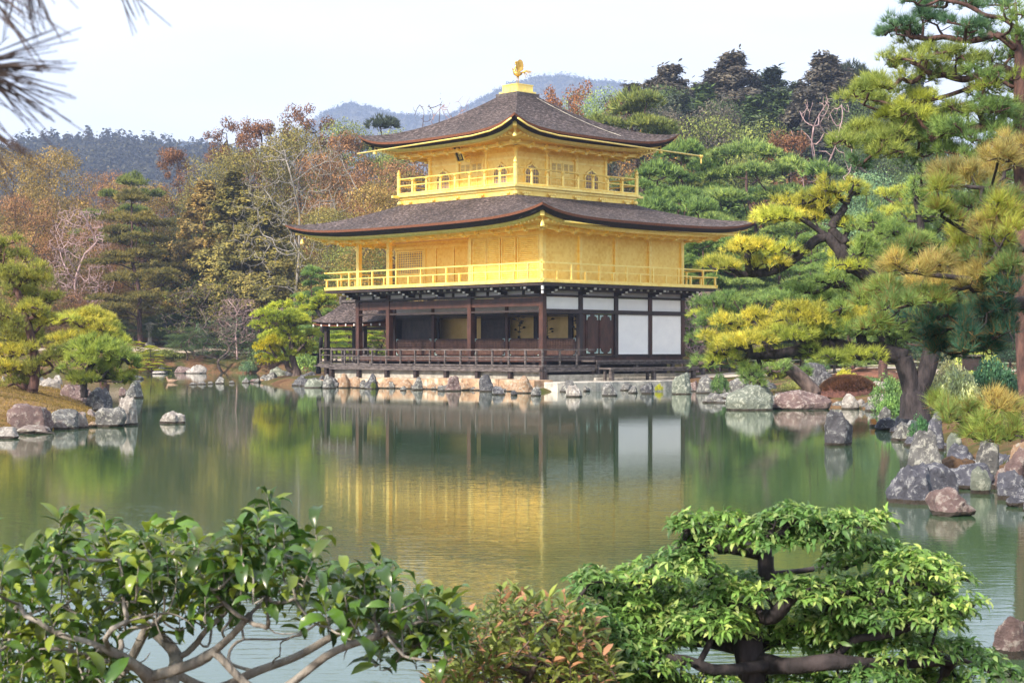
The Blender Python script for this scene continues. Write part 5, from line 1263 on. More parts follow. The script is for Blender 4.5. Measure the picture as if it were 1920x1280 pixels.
cpine('pine_tree', 'near long needled pine branches with browned tips reaching in from the right edge', 13,
 [[(2060,900),(2040,780),(2030,620),(2020,480),(2000,340),(1990,200)], [(2015,400),(1960,380),(1920,366),(1875,357),(1841,353),(1802,348),(1770,338)], [(2000,480),(1960,474),(1920,469),(1892,464),(1864,452),(1827,443),(1790,421),(1765,405)],
  [(2030,560),(1970,560),(1920,568),(1883,572),(1862,562),(1869,541),(1840,525),(1790,520),(1730,512),(1690,500)], [(2000,340),(1950,300),(1905,285),(1870,275)], [(2045,820),(1980,800),(1920,812),(1885,800),(1826,797),(1790,785),(1755,765)],
  [(1900,570),(1850,600),(1790,600),(1740,575),(1680,560)]],
 [(BRN, 'browned yellowish needles', [(1762,328,90,34),(1799,320,90,34),(1841,325,110,36),(1883,308,90,36),(1905,266,80,40),(1873,286,70,30),(1701,498,90,32),(1743,494,110,34),(1785,494,110,34),(1827,504,100,34),(1864,506,90,34),(1729,522,110,32),(1785,528,110,32),(1827,536,90,28),(1870,752,100,28),(1841,416,100,30)]),
  (YGR, None, [(1869,398,90,32),(1807,436,80,28),(1897,408,70,32),(1883,438,90,30),(1768,388,70,26),(1813,458,80,26),(1757,350,80,26),(1681,488,60,26)]),
  (GRN, None, [(1841,368,100,32),(1880,378,90,32),(1672,538,90,30),(1630,560,80,26),(1743,556,100,32),(1644,606,60,22),(1690,566,90,30),(1860,470,100,36),(1900,500,80,40),(1715,452,50,24)]),
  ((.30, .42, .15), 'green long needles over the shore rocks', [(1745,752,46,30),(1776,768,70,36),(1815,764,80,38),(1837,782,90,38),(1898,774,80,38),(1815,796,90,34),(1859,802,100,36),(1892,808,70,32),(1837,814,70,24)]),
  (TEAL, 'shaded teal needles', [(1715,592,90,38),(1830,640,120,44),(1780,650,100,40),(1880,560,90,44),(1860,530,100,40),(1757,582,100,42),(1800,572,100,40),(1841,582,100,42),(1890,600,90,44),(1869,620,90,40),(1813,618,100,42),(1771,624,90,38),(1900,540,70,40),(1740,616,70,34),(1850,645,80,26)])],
 104, nl=.10, nw=.0036, k=30, dens=.75, bark='barkblue', rmax=.075, rtip=.0045, near=True, zbase=.2, dj=.7)
cpine('pine_tree', 'olive pine cut by the left edge of the islet', 44,
 [[(60,735),(66,700),(64,660),(50,600),(30,540),(-10,470)], [(64,660),(100,690),(60,705),(30,690)], [(50,600),(90,585)], [(30,540),(60,510)]],
 [((.33, .36, .11), None, [(60,688,120,26),(25,712,110,24),(90,660,90,24),(7,455,80,22),(30,505,150,30),(43,522,120,28),(20,545,130,30),(33,596,140,34),(50,628,150,34),(-10,580,110,34),(95,560,60,20),(15,480,90,24)]),
  (YEL, 'yellow needle pads', [(70,578,100,22),(20,655,90,22),(53,656,90,20),(13,683,70,18),(80,600,70,20)])], 105, nl=.16, nw=.013, k=12, bark='barkred', rmax=.22, rtip=.014, zbase=.6)
cpine('pine_tree', 'yellow green layered pine in the middle of the left islet', 50,
 [[(196,738),(190,700),(172,665),(165,630),(170,600)], [(190,700),(140,680),(95,690)], [(172,665),(220,625)]],
 [(YEL, 'yellow needle pads', [(167,586,130,20),(150,606,130,20),(127,626,120,20),(200,594,80,18),(153,633,110,18),(100,668,80,18),(80,680,70,16),(110,650,60,16)]),
  (YGR, None, [(207,620,70,18),(190,608,80,18),(120,600,70,16),(225,640,50,16),(180,645,70,18),(60,640,60,16)])], 106, nl=.16, nw=.013, k=12, bark='barkred', rmax=.18, rtip=.013, zbase=.6)
cpine('pine_tree', 'low spreading green pine overhanging the dark islet rock', 43,
 [[(158,745),(158,715),(168,690),(178,675)], [(160,712),(200,715),(230,716)]],
 [((.32, .42, .12), None, [(167,650,100,26),(200,660,120,26),(228,656,70,24),(150,675,90,26),(207,682,100,24),(240,676,50,18),(185,636,70,20)]),
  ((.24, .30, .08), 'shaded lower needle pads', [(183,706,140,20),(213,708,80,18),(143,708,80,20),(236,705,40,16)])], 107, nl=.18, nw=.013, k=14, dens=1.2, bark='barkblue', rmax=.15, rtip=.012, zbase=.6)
cpine('pine_tree', 'bright layered pine with three close trunks on the point left of the pavilion', 82,
 [[(556,697),(548,670),(546,640),(540,610),(530,580)], [(556,697),(540,690),(534,660),(520,640)], [(548,670),(575,640)], [(534,672),(510,670),(495,672)]],
 [((.48, .56, .10), None, [(520,572,60,16),(503,588,70,16),(547,588,100,18),(527,599,80,16),(494,608,50,14),(559,601,70,16),(506,628,70,16),(540,620,70,16),(575,624,80,16),(547,635,80,15),(571,642,60,14),(563,654,80,15),(527,661,70,15)]),
  ((.5, .48, .04), 'yellow lower pads', [(503,639,80,16),(499,654,70,16),(492,671,50,14),(520,672,40,12)])], 108, nl=.15, nw=.022, k=12, dens=.8, dj=1.0, bark='bark', rmax=.22, rtip=.02, zbase=.3)
cpine('pine_tree', 'pine with a dark leaning trunk rising behind the roof of the fishing annex', 84,
 [[(597,700),(599,670),(602,640),(604,610),(600,592),(592,578)], [(604,610),(610,590)]],
 [((.48, .56, .10), None, [(580,574,56,13),(604,562,56,13),(570,560,40,12),(612,556,36,12),(570,650,40,10)])], 109, nl=.15, nw=.022, k=12, dens=.8, bark='barkblue', rmax=.26, rtip=.02, zbase=.3)
cpine('pine_tree', 'reddish limbed pine on the right slope between the black fork and the blue green trees', 60,
 [[(1660,735),(1655,690),(1662,640),(1650,560),(1655,470),(1668,430)], [(1655,520),(1690,500)], [(1650,560),(1600,540)]],
 [(YGR, None, [(1690,365,90,22),(1712,385,90,22),(1668,395,80,22),(1732,398,80,20),(1680,420,80,20),(1590,470,90,20),(1630,485,90,20)]),
  (GRN, None, [(1640,440,110,24),(1620,510,110,24),(1690,455,110,24),(1660,500,110,24),(1590,530,90,22),(1650,545,110,22),(1570,505,80,20)])], 110, nl=.18, nw=.016, k=12, bark='barkred', rmax=.2, rtip=.018, zbase=.6)

# ============================================================ rocks
def rock(px, base, w_, h_, mt, label, shape=0, d=None, group=None, seed=None, zb=-.12, cat_='rock'):
    seed = seed if seed is not None else int(px*7 + base*13) % 9973
    rng = np.random.default_rng(seed); d = d or CAMH*FPX/(base - HOR)
    hw = w_/2/FPX*d; hz = h_/FPX*d
    import bmesh
    bm = bmesh.new(); bmesh.ops.create_icosphere(bm, subdivisions=5 if w_ > 45 else 4, radius=1); V = np.array([v.co[:] for v in bm.verts]); V = V / (np.sum(np.abs(V)**3.2, 1, keepdims=True)**(1/3.2)); F = np.array([[v.index for v in f.verts] for f in bm.faces]); bm.free()
    npl = {0: 16, 1: 9, 2: 26}[shape]; N = unit(rng.normal(0, 1, (npl, 3))); dk = rng.uniform(.72, 1.0, npl) if shape != 2 else rng.uniform(.88, 1.05, npl)
    dots = V @ N.T; r = np.min(np.where(dots > .15, dk / np.maximum(dots, .15), 9), 1); r = np.minimum(r, 1.12); P = V * r[:, None]
    sc_ = 1.0; off = Vector(tuple(rng.uniform(0, 50, 3))); amp = .13 if shape != 2 else .07
    nz = np.array([mnoise.fractal(Vector(p)*1.6 + off, 1.0, 2.1, 4) for p in V]); nz2 = np.array([abs(mnoise.noise(Vector(p)*4.5 + off)) for p in V]); nz3 = np.array([mnoise.noise(Vector(p)*11 + off) for p in V])
    P = P * (1 + amp*nz - .10*nz2 + .022*nz3)[:, None]
    mxx = np.abs(P[:, 0]).max(); top = P[:, 2].max(); P[:, 0] *= hw/mxx; P[:, 1] *= hw*rng.uniform(.7, .95)/mxx
    up = P[:, 2] > 0; P[up, 2] *= (hz - .0)/top; P[~up, 2] *= .35*hz/top
    c = W(px, HOR, d); z0 = 0.0 if zb == -.12 else zb
    o = np_mesh('rock', P, F, M[mt], smooth=False if shape == 1 else True); o.location = (c[0], c[1] + hw*.5, z0 + .02)
    return tag(o, label, cat_, group)
RK = [
 # left islet, water side
 (48,808,92,50,'rpink','large rounded lichen covered boulder at the front of the left islet',2), (118,804,62,36,'rgrey','grey boulder just right of the large rounded one on the left islet',0), (148,803,34,30,'rmoss','small moss covered rock between two grey boulders of the left islet',0),
 (172,800,18,8,'rtan','tiny orange stone at the waterline of the left islet',2), (205,800,64,36,'rgrey','flat sided grey rock at the right front of the left islet',1), (236,797,46,54,'rpale','pale angular rock forming the right end of the left islet',0), (168,794,34,26,'rmoss','brown speckled rock behind the tiny orange stone',0),
 (10,822,50,20,'rpale','low whitish rock in the water at the left edge',0), (60,813,90,14,'rmoss','rusty mossy ledge under the large rounded boulder',0),
 (182,763,50,36,'rdark','dark blocky rock under the overhanging pine of the left islet',0,45), (138,757,62,36,'rpink','dark pinkish rock behind the mown mound of the left islet',0,47), (88,737,50,28,'rpale','pale jagged rock on the back of the left islet',0,52), (30,736,30,20,'rpale','small pale rock at the back left of the islet',0,52),
 (20,724,50,32,'rpink','mauve rock behind the yellow pines at the left edge',2,56), (4,735,18,30,'rpale','white rock cut by the left edge on the islet',0,50), (62,722,40,22,'rgrey','grey rock behind the small pine trunks of the islet',0,57), (105,722,28,18,'rpale','whitish stone in the middle back of the islet',0,58), (75,742,26,12,'rpale','flat pale stone at the top of the mown mound',0,50),
 (248,746,38,31,'rgrey','pointed grey rock standing in water beyond the left islet',1), (228,744,16,18,'rpink','small rusty rock leaning on the pointed grey rock',0), (320,794,52,22,'rpale','lone pale ragged rock in open water',0), (256,711,26,7,'rdark','low dark flat rock in water beyond the islet',0),
 # far shore
 (302,699,26,15,'rgrey','grey striped boulder at the far left shore',0), (298,701,26,5,'rpale','flat white stone in front of the striped boulder on the far shore',2), (340,699.5,34,13,'rpink','brownish sloping rock on the far shore',0), (368,700,40,16,'rpale','white blotched rock on the far shore',0), (395,684,12,8,'rgrey','small grey stone on the far earth bank',2,122),
 (462,668,44,12,'rgreen','long pale rock lying at the back of the earth bank',0,124), (434,669,30,8,'rpale','whitish low rock behind the leaning black trunk',0,124),
 # point left of the building
 (508,718,28,20,'rgrey','left of the two round grey boulders on the point',2), (541,717,32,22,'rdark','right of the two round grey boulders on the point',2), (478,716,22,5,'rpink','flat reddish stone at the tip of the point',2), (490,717,14,6,'rtan','small orange stone beside the flat reddish one',2), (520,700,40,12,'rgreen','greenish low rock at the foot of the three trunk pine',0,84), (578,711,34,14,'rdark','dark low rock by the leaning black trunk',0,80),
 (588,727,40,16,'rgreen','wide green tinged rock at the water left of the pavilion',2), (617,728,26,26,'rgrey','grey streaked rock under the left end of the veranda',0),
 # in front of the pavilion
 (646,727,25,27,'rtan','upright ochre stained stone near the left end of the veranda',1,None), (668,727,18,20,'rtan','small rust coloured stone between two upright stones',2), (681,728,14,16,'rgrey','small grey stone left of the black striated rock',0), (697,729,30,28,'rdark','black striated upright rock before the veranda',0), (783,731,22,24,'rgrey','narrow grey stone in the middle of the veranda wall',1), (828,733,16,10,'rgrey','small rubble stone right of the narrow grey stone',0),
 (849,733,34,28,'rpink','brownish upright rock before the middle of the veranda',0), (911,734,30,32,'rdark','black rounded upright rock before the veranda',2), (936,740,28,16,'rdark','low black rock in the water in front of the upright one',0), (984,737,40,32,'rtan','large tan rock at the near corner of the pavilion',0), (1003,742,24,16,'rgrey','grey lichen rock below the corner post',0), (757,732,14,8,'rgrey','little stone at the waterline left of the narrow grey one',0), (965,741,16,8,'rdark','little dark stone right of the low black rock',0),
 # before the landing slab
 (1078,744,34,22,'rpale','pale rock in the water before the landing slab',0), (1141,742,34,22,'rgrey','speckled grey rock in the water before the landing slab',0), (1215,738,30,20,'rdark','dark rock at the right part of the landing slab',0), (1188,737,20,12,'rgrey','small rock wedged left of the dark one at the slab',0),
 (1279,739,38,40,'rgreen','upright greenish boulder at the right end of the landing slab',0), (1302,728,16,14,'rpink','small brownish rock behind the upright greenish boulder',0,66), (1325,737,40,32,'rgrey','grey lichen boulder right of the upright greenish one',2), (1358,737,18,20,'rpale','pale narrow stone right of the grey lichen boulder',1), (1384,737,38,28,'rgrey','grey rock with orange base right of the pale narrow stone',0), (1345,738,18,9,'rmoss','orange mossy stone between two shore boulders',2), (1440,735,40,24,'rdark','dark rock behind the big pale lichen dome',0,55), (1415,730,30,18,'rgrey','grey stone beneath the low pine branch',0,58),
 # right bay
 (1410,769,96,46,'rgreen','big pale lichen dome in the water under the yellow branch',2), (1508,768,112,36,'rpink','wide low reddish dome rock right of the pale lichen dome',2), (1437,760,50,38,'rgreen','pale lichen rock joined behind the two domes',0,49), (1573,835,60,66,'rdark','tall dark standing rock alone in the water',0),
 (1553,729,36,32,'rdark','dark squared rock beside the leaning pale trunk',1,54), (1528,716,50,36,'rdark','dark slanting rock behind the leaning pale trunk',0,57), (1596,767,34,28,'rpale','white angular rock by the brown clipped mound',1), (1612,765,24,16,'rpale','small white stone right of the white angular rock',0), (1646,762,34,24,'rpale','pale rock under the green shrub of the right bay',0,46), (1625,747,18,12,'rpale','small pale stone above the white angular rock',0,50),(1650,735,40,20,'rpale','white rock half hidden in the right hand shrub',0,50),
 (1661,797,26,34,'rgrey','pointed grey rock at the foot of the black fork',0), (1640,800,22,14,'rmoss','rusty mossy rock left of the pointed grey rock',0), (1668,806,50,22,'rblue','long blue grey rock at the foot of the black fork',0), (1698,806,40,28,'rblue','sloping grey rock right of the long blue grey one',0,33), (1700,826,60,34,'rgrey','squat yellowish grey rock at the water before the fork',0), (1735,828,60,16,'rblue','flat blue rock right of the squat yellowish one',0),
 (1756,822,32,56,'rblue','upright blue grey rock behind the pointed pale one',1,27), (1736,868,72,60,'rgrey','pointed pale speckled rock behind the big dark block',0,20.5), (1795,835,40,22,'rgreen','green stained block left of the tall pale rock',1,25), (1800,845,50,12,'rblue','flat mauve stone by the brown moss bed',1,23),
 (1718,944,98,72,'rblue','big dark violet block standing in the right water',0), (1752,905,100,34,'rblue','flat dark ledge behind the big violet block',1,18.6), (1826,916,108,44,'rblue','wide flat topped blue rock right of the violet block',1), (1786,967,92,48,'rpink','brown mossy rock lowest of the right cluster',0), (1856,890,52,80,'rgrey','tall pale lichen rock with drooping pine over it',0,20.5), (1902,890,70,50,'rpink','pinkish ridged rock at the right edge',0,19.5), (1898,920,60,36,'rblue','blue grey rock below the pinkish ridged one',0,18.2), (1840,900,40,24,'rgreen','small greenish rock before the tall pale one',0,19), (1915,860,40,30,'rtan','brown rock cut by the right edge above the ridged one',0,22),
 (1905,1235,86,74,'rpink','large pink brown rock alone at the lower right edge',0), (1910,950,50,16,'rblue','low blue stones at the right edge in the water',0),
]
for r_ in RK:
    px, base, w_, h_, mt, lab, shp = r_[:7]; d_ = r_[7] if len(r_) > 7 else None
    if d_:
        X = (px-960)/FPX*d_; zt = CAMH - (base - h_ - HOR)/FPX*d_; zb_ = CAMH - (base - HOR)/FPX*d_; zg = float(height(np.array([X]), np.array([d_]))[0])
        zb2 = min(zb_, max(zg, 0)) - .05; hh = (zt - zb2)*FPX/d_; rock(px, base, w_, hh, mt, lab, shp, d=d_, zb=zb2)
    else: rock(px, base, w_, h_, mt, lab, shp)
# rubble along the foot of the retaining wall and the remaining shore
rr_ = random.Random(9); protos = []
def rubble(n, fn, mt, s0, s1, lab, grp):
    base = [rock(960, 730, 34, 18, mt, lab, 0, d=60, seed=900+i) for i in range(3)]
    for i in range(n):
        o = base[i] if i < 3 else base[i % 3].copy()
        if i >= 3: COL.objects.link(o)
        x, y, z = fn(i); s = rr_.uniform(s0, s1); o.location = (x, y, z); o.scale = (s, s*rr_.uniform(.7, 1.2), s*rr_.uniform(.6, 1.2)); o.rotation_euler = (0, 0, rr_.uniform(0, 6.28)); tag(o, lab, 'stone', grp)
rubble(70, lambda i: (*L2W(-2.10 + rr_.uniform(-.12, .05), -1.7 + i*.2), .0), 'rgrey', .25, .75, 'small dark rubble stone at the waterline of the veranda wall', 'rubble at the foot of the retaining wall')
def shore_pt(i0, i1, off=0.):
    def f(i):
        k = rr_.uniform(i0, i1); a = POND[int(k)]; b = POND[int(k)+1]; t_ = k - int(k); return (a[0]*(1-t_)+b[0]*t_ + rr_.uniform(-.5, .7) + off, a[1]*(1-t_)+b[1]*t_ + rr_.uniform(-.4, .4), rr_.uniform(-.10, .03))
    return f
rubble(26, lambda i: (*L2W(-2.12 + rr_.uniform(-.10, .02), -1.5 + i*.52 + rr_.uniform(-.1,.1)), .0), 'rtan', .6, 1.25, 'tan rounded stone bedded at the foot of the veranda wall', 'tan stones bedded in the veranda wall')
rubble(7, lambda i: (*L2W(-1.2 + i*1.1, -2.5 + rr_.uniform(-.1,.1)), .0), 'rgrey', .5, 1.2, 'grey stone at the foot of the landing slab', 'stones at the foot of the landing slab')
rubble(60, shore_pt(6, 15), 'rblue', .35, .95, 'blue grey shore stone on the right bank', 'shore stones of the right bank')
rubble(34, shore_pt(15, 22), 'rgrey', .5, 1.5, 'grey shore stone of the bay right of the pavilion', 'shore stones of the bay')
rubble(6, shore_pt(28.4, 32), 'rgrey', .2, .7, 'pale stone along the far earth bank', 'stones of the far bank')
rubble(14, lambda i: (-9.2 - i*.75 + rr_.uniform(-.3, .3), 34.4 - i*.17 + rr_.uniform(-.2, .2), .0), 'rmoss', .5, 1.1, 'small stone at the waterline of the left islet', 'small stones of the left islet')
rubble(16, lambda i: (*L2W(-1.9 + rr_.uniform(-.3,.3), 10.4 + i*.22), -.05), 'rdark', .8, 1.5, 'grey rock at the left end of the veranda wall', 'rocks at the left end of the veranda wall')
rubble(10, lambda i: (-11.6 - i*.35 + rr_.uniform(-.3, .3), 86.5 - i*.9, -.03), 'rgrey', .4, 1.1, 'grey brown stone on the point left of the pavilion', 'stones on the point')

# ============================================================ garden shrubs, mounds, fence, stand, duck
for a in (('bush_a', 1771, 664, 60, 34, (.30, .33, .17), 'pale variegated bush left of the small wooden stand'), ('bush_b', 1795, 690, 84, 33, (.20, .26, .17), 'grey green bush below the small wooden stand'), ('bush_b', 1860, 672, 92, 36, (.035, .085, .06), 'glossy dark green bush right of the wooden stand'),
          ('bush_a', 1900, 690, 70, 36, (.035, .08, .06), 'dark bush at the foot of the right edge trunk'), ('bush_a', 1666, 700, 70, 44, (.06, .11, .05), 'layered green shrub left of the black forked trunk'), ('bush_b', 1672, 740, 60, 38, (.07, .13, .05), 'green shrub over the pale rocks of the right bay'), ('bush_a', 1724, 776, 44, 30, (.03, .08, .045), 'small dark green plant between the fork and the upright rock'),
          ('bush_a', 1585, 688, 40, 56, (.26, .25, .04), 'small round yellow shrub on the red moss ground'), ('bush_a', 1484, 716, 46, 51, (.22, .26, .10), 'low pale green shrub between the two domes and the leaning trunk'), ('bush_b', 1350, 700, 34, 62, (.05, .09, .04), 'tiny dark pine seedling on the pale sand by the landing'),
          ('bush_a', 1620, 705, 60, 60, (.06, .12, .06), 'low green shrub at the edge of the red moss ground'), ('bush_b', 1830, 640, 90, 48, (.13, .16, .06), 'olive bush behind the wooden stand'), ('bush_a', 1530, 668, 50, 78, (.05, .10, .06), 'dark green clipped shrub beside the garden path'), ('bush_b', 1740, 720, 50, 34, (.07, .12, .08), 'grey green shrub right of the black fork'),
          ('bush_a', 700, 716, 10, 70, OLG, 'tuft growing from the retaining wall'), ('bush_a', 1236, 724, 16, 66, YE, 'small yellow tuft on the right end of the landing slab')):
    put(a[0], a[1], a[2], a[3], a[4], a[5], a[6])
def mound(px, base, w_, h_, d, m_, label, ry=.8, name='clipped_mound'):
    c = W(px, base, d); X, Y = c[0], c[1]; zg = max(float(height(np.array([X]), np.array([d]))[0]), 0) ; hw = w_/2/FPX*d; hz = h_/FPX*d + max(c[2] - zg, 0); n = 28; V = []; F = []
    for i in range(n+1):
        for j in range(n+1):
            u, v = -1 + 2*i/n, -1 + 2*j/n; r_ = math.sqrt(u*u+v*v); z = max(0, 1 - r_**2.4)**.6 if r_ < 1 else -.12
            V.append((hw*u, hw*ry*v, hz*z + .06*mnoise.noise(Vector((u*3+px, v*3, 0))) - .02))
    for i in range(n):
        for j in range(n): k = i*(n+1)+j; F.append((k, k+n+1, k+n+2, k+1))
    o = np_mesh(name, V, F, m_, smooth=True); o.location = (X, d, zg); return tag(o, label, 'mound')
M['azalea'] = noisy('red_brown_clipped_twigs', (.06, .025, .022), (.17, .075, .06), 12, .95, 1.0, bscale=40, dist=.05)
az = mound(1590, 757, 110, 34, 49, M['azalea'], 'rounded reddish brown clipped azalea mound above the right bay')
rng = np.random.default_rng(71); hw = 55/FPX*49; a_ = rng.uniform(0, 6.28, 5200); r_ = np.sqrt(rng.uniform(0, .92, 5200)); zz_ = max(v.co.z for v in az.data.vertices)
v_, f_ = blades(np.stack([hw*r_*np.cos(a_), hw*.8*r_*np.sin(a_), zz_*np.maximum(0, 1-r_**2.4)**.6 - .03], -1), unit(np.stack([r_*np.cos(a_)*.8, r_*np.sin(a_)*.8, np.full(5200, .8)], -1)), 4, .10, .012, .5, rng)
o = np_mesh('twigs', v_, f_, M['leaf'], az); o.color = (.15, .075, .06, 1)
mound(1625, 705, 130, 16, 74, M['moss'], 'flat red brown moss mound beside the garden path', 1.6, 'moss_mound')
mound(1793, 873, 110, 18, 21, M['brownmoss'], 'brown moss bed between the rocks of the right cluster', .8, 'moss_mound')
M['dry'] = noisy('dry_mown_grass', (.22, .13, .05), (.36, .25, .10), 3, .95, .9, bscale=30, dist=.04, c3=(.24, .22, .05), s2=1.2)
# grass blades on the islet mound (nobody could count them)
rng = np.random.default_rng(8); n = 26000; X = rng.uniform(-17, -8.6, n); Y = rng.uniform(32.5, 56, n); k_ = poly_sd(X, Y, ISLE) < -.1; X, Y = X[k_], Y[k_]
Z = height(X, Y)
v_, f_ = blades(np.stack([X, Y, Z], -1), np.tile([0, 0, 1.], (len(X), 1)), 4, .05, .012, .6, rng); o = np_mesh('grass', v_, f_, M['leaf']); o.color = (.23, .17, .07, 1); tag(o, 'short dry grass growing on the left islet mound', 'grass', kind='stuff')
n = 42000; X = rng.uniform(3.5, 30, n); Y = 9 + 62*rng.random(n)**1.3; k_ = poly_sd(X, Y, POND) > .25; X, Y = X[k_], Y[k_]; kk = np.sin(X*1.1+Y*.7)+np.sin(X*.37-Y*.9) > -.35; X, Y = X[kk], Y[kk]
v_, f_ = blades(np.stack([X, Y, height(X, Y)], -1), np.tile([0, 0, 1.], (len(X), 1)), 4, .07, .014, .6, rng); o = np_mesh('grass', v_, f_, M['leaf']); o.color = (.12, .15, .05, 1); tag(o, 'short moss and grass on the right bank', 'grass', kind='stuff')
def fence(px0, px1, d0, d1, n, label):
    t = empty('rail_fence', tuple(W(px0, HOR, d0)[:2]) + (0,)); tag(t, label, 'fence'); x0_, y0_ = W(px0, HOR, d0)[:2]; x1_, y1_ = W(px1, HOR, d1)[:2]; pts = []
    for i in range(n+1):
        f = i/n; x, y = x0_*(1-f)+x1_*f, y0_*(1-f)+y1_*f; z = float(height(np.array([x]), np.array([y]))[0]); pts.append((x-x0_, y-y0_, z)); MB().lathe((x-x0_, y-y0_, z-.1), [(.07,0),(.07,.8),(.06,.83)], 8).build('post', M['grey'], t)
    for h_ in (.66, .40):
        mm = MB(); mm.tube([(p[0], p[1]-.08, p[2]+h_) for p in pts], .035, 6); mm.build('rail', M['bamboo'], t)
M['bamboo'] = noisy('weathered_green_bamboo', (.22, .25, .16), (.40, .42, .30), 3, .6, .1)
fence(1480, 1990, 86, 74, 16, 'low bamboo rail fence running along the garden path on the right')
fence(1290, 1420, 92, 92, 5, 'short bamboo rail fence behind the right end of the pavilion')
st = empty('wooden_stand', tuple(W(1812, HOR, 40)[:2]) + (.5,)); tag(st, 'small dark wooden notice stand among the bushes on the right', 'stand')
m = MB(); m.cbox((0,0,.42), (.07,.07,.9)); m.cbox((.24,0,.42), (.07,.07,.9)); m.split('leg', M['dark'], st)
MB().box(-.10, .34, -.05, .0, .62, .95).build('board', M['dark'], st); MB().box(-.16, .40, -.12, .07, .952, .99).build('cap', M['grey'], st)
lt = empty('stone_lantern', tuple(W(281, HOR, 127)[:2]) + (float(height(W(281, HOR, 127)[:1], np.array([127.]))[0]),)); zt_ = CAMH + 53/FPX*127
tag(lt, 'small grey stone lantern among the dark trees on the left bank', 'lantern'); hL = zt_ - lt.location.z
MB().lathe((0,0,0), [(.35,0),(.35,.15),(.16,.25),(.14,hL*.62),(.34,hL*.66),(.34,hL*.70)], 8).build('pedestal', M['slab'], lt); MB().box(-.24, .24, -.24, .24, hL*.70, hL*.86).build('light_box', M['slab'], lt)
MB().lathe((0,0,0), [(.55,hL*.86),(.5,hL*.90),(.12,hL*.98),(.05,hL)], 6).build('cap', M['slab'], lt)
# duck
dc = empty('duck', tuple(W(322, HOR, 84)[:2]) + (0,)); tag(dc, 'brown duck swimming on the pond near the far shore', 'duck')
M['duck'] = noisy('brown_duck_feathers', (.16, .09, .06), (.40, .28, .20), 14, .8, .2)
MB().tube([(.26,0,.10),(.18,0,.08),(.0,0,.06),(-.14,0,.08),(-.20,0,.14),(-.22,0,.22),(-.25,0,.27),(-.30,0,.26)], [.01,.07,.11,.09,.05,.04,.045,.012], 10).build('duck_body', M['duck'], dc, smooth=True)
MB().tube([(-.29,0,.26),(-.36,0,.245)], [.018,.012], 6).build('bill', M['barkcut'], dc)
MB().tube([(.20,.0,.10),(.32,0,.14)], [.05,.01], 6).build('tail', M['duck'], dc)

# ============================================================ foreground shrubs
def leaves(P, D, L, Wd, curl, rng, fold=.18, lj=.3, rows=5):
    """curved, folded leaves: base P, direction D (n,3)"""
    n = len(P); D = unit(D); up = np.tile([0, 0, 1.], (n, 1)) + rng.normal(0, .35, (n, 3)); S = unit(np.cross(D, up)); U = unit(np.cross(S, D)); Ls = L*(1+rng.uniform(-lj, lj, (n, 1)))
    t = np.linspace(0, 1, rows); wd = np.array([.10, .72, 1.0, .74, .02]) if rows == 5 else np.array([.12, 1.0, .8, .02]); cu = (curl*rng.uniform(.4, 1.5, (n, 1)))
    V = np.zeros((n, rows, 3, 3))
    for i in range(rows):
        a = cu*t[i]; C = P + Ls*(D*np.sin(np.clip(a, 1e-3, None))/np.clip(cu, 1e-3, None) - U*(1-np.cos(a))/np.clip(cu, 1e-3, None)); ww = Wd*wd[i]*Ls/L
        Ut = U*np.cos(a) + D*np.sin(a)
        V[:, i, 0] = C - S*ww/2 + Ut*ww*fold; V[:, i, 1] = C; V[:, i, 2] = C + S*ww/2 + Ut*ww*fold
    F = []
    for i in range(rows-1):
        for j in range(2): F.append((i*3+j, i*3+j+1, (i+1)*3+j+1, (i+1)*3+j))
    F = np.array(F)[None] + (np.arange(n)*rows*3)[:, None, None]; return V.reshape(-1, 3), F.reshape(-1, 4)
def finish(name, label, cat_, root, sk, wm, rtip, rmax, lv, lm, colr, expo=.5, leafname='leaves'):
    t = empty(name, tuple(root)); tag(t, label, cat_); w_ = sk.mesh(rtip, expo, rmax, 10, rbase=1); np_mesh('stems', w_[0] - root, w_[1], wm, t, smooth=True)
    for (v, f), c_ in zip(lv, colr): o = np_mesh(leafname, v - root, f, lm, t, smooth=True); o.color = (*c_, 1)
    return t
def gz(x, y): return float(height(np.array([x]), np.array([y]))[0])
# ---- left: camellia-like shrub, about four metres away
rng = np.random.default_rng(201); sk = Skel(rng); D0 = 4.0
def q3(px, py, dd=0.): return W(px, py, D0 + dd)
root = q3(350, 1300); root[2] = gz(root[0], root[1]) - .02
sk.line([root, q3(345, 1420), q3(310, 1300)]); sk.line([q3(255, 1248, -.1), q3(180, 1208, -.2), q3(105, 1186, -.2), q3(55, 1150, -.25)], par=len(sk.p)-1)
def nearest(p): return int(np.argmin(np.linalg.norm(np.array(sk.p) - p, axis=1)))
for ln in ([(330,1230,.1),(278,1172,.15),(232,1120,.2)], [(370,1240,-.1),(430,1195,-.15),(470,1150,-.2),(520,1100,-.1)], [(400,1290,.1),(480,1258,.15),(560,1228,.2),(640,1182,.2),(700,1155,.2),(775,1132,.15)],
           [(430,1240,.3),(450,1200,.35),(540,1196,.4),(600,1165,.4)], [(500,1300,-.1),(620,1224,-.15),(700,1194,-.2),(800,1160,-.2)], [(200,1300,.2),(120,1260,.25),(40,1230,.3)]):
    p = q3(*ln[0]); sk.line([q3(*z) for z in ln], par=nearest(p))
top = np.array([(-40,985),(60,975),(110,950),(150,975),(190,948),(230,990),(300,975),(325,948),(350,1000),(410,1010),(450,975),(500,912),(545,960),(600,985),(630,1045),(690,1060),(708,1030),(740,1085),(800,1085),(860,1125)])
lowb = np.array([(-40,1200),(100,1165),(250,1150),(400,1130),(600,1145),(700,1160),(800,1200),(860,1170)])
tg = []
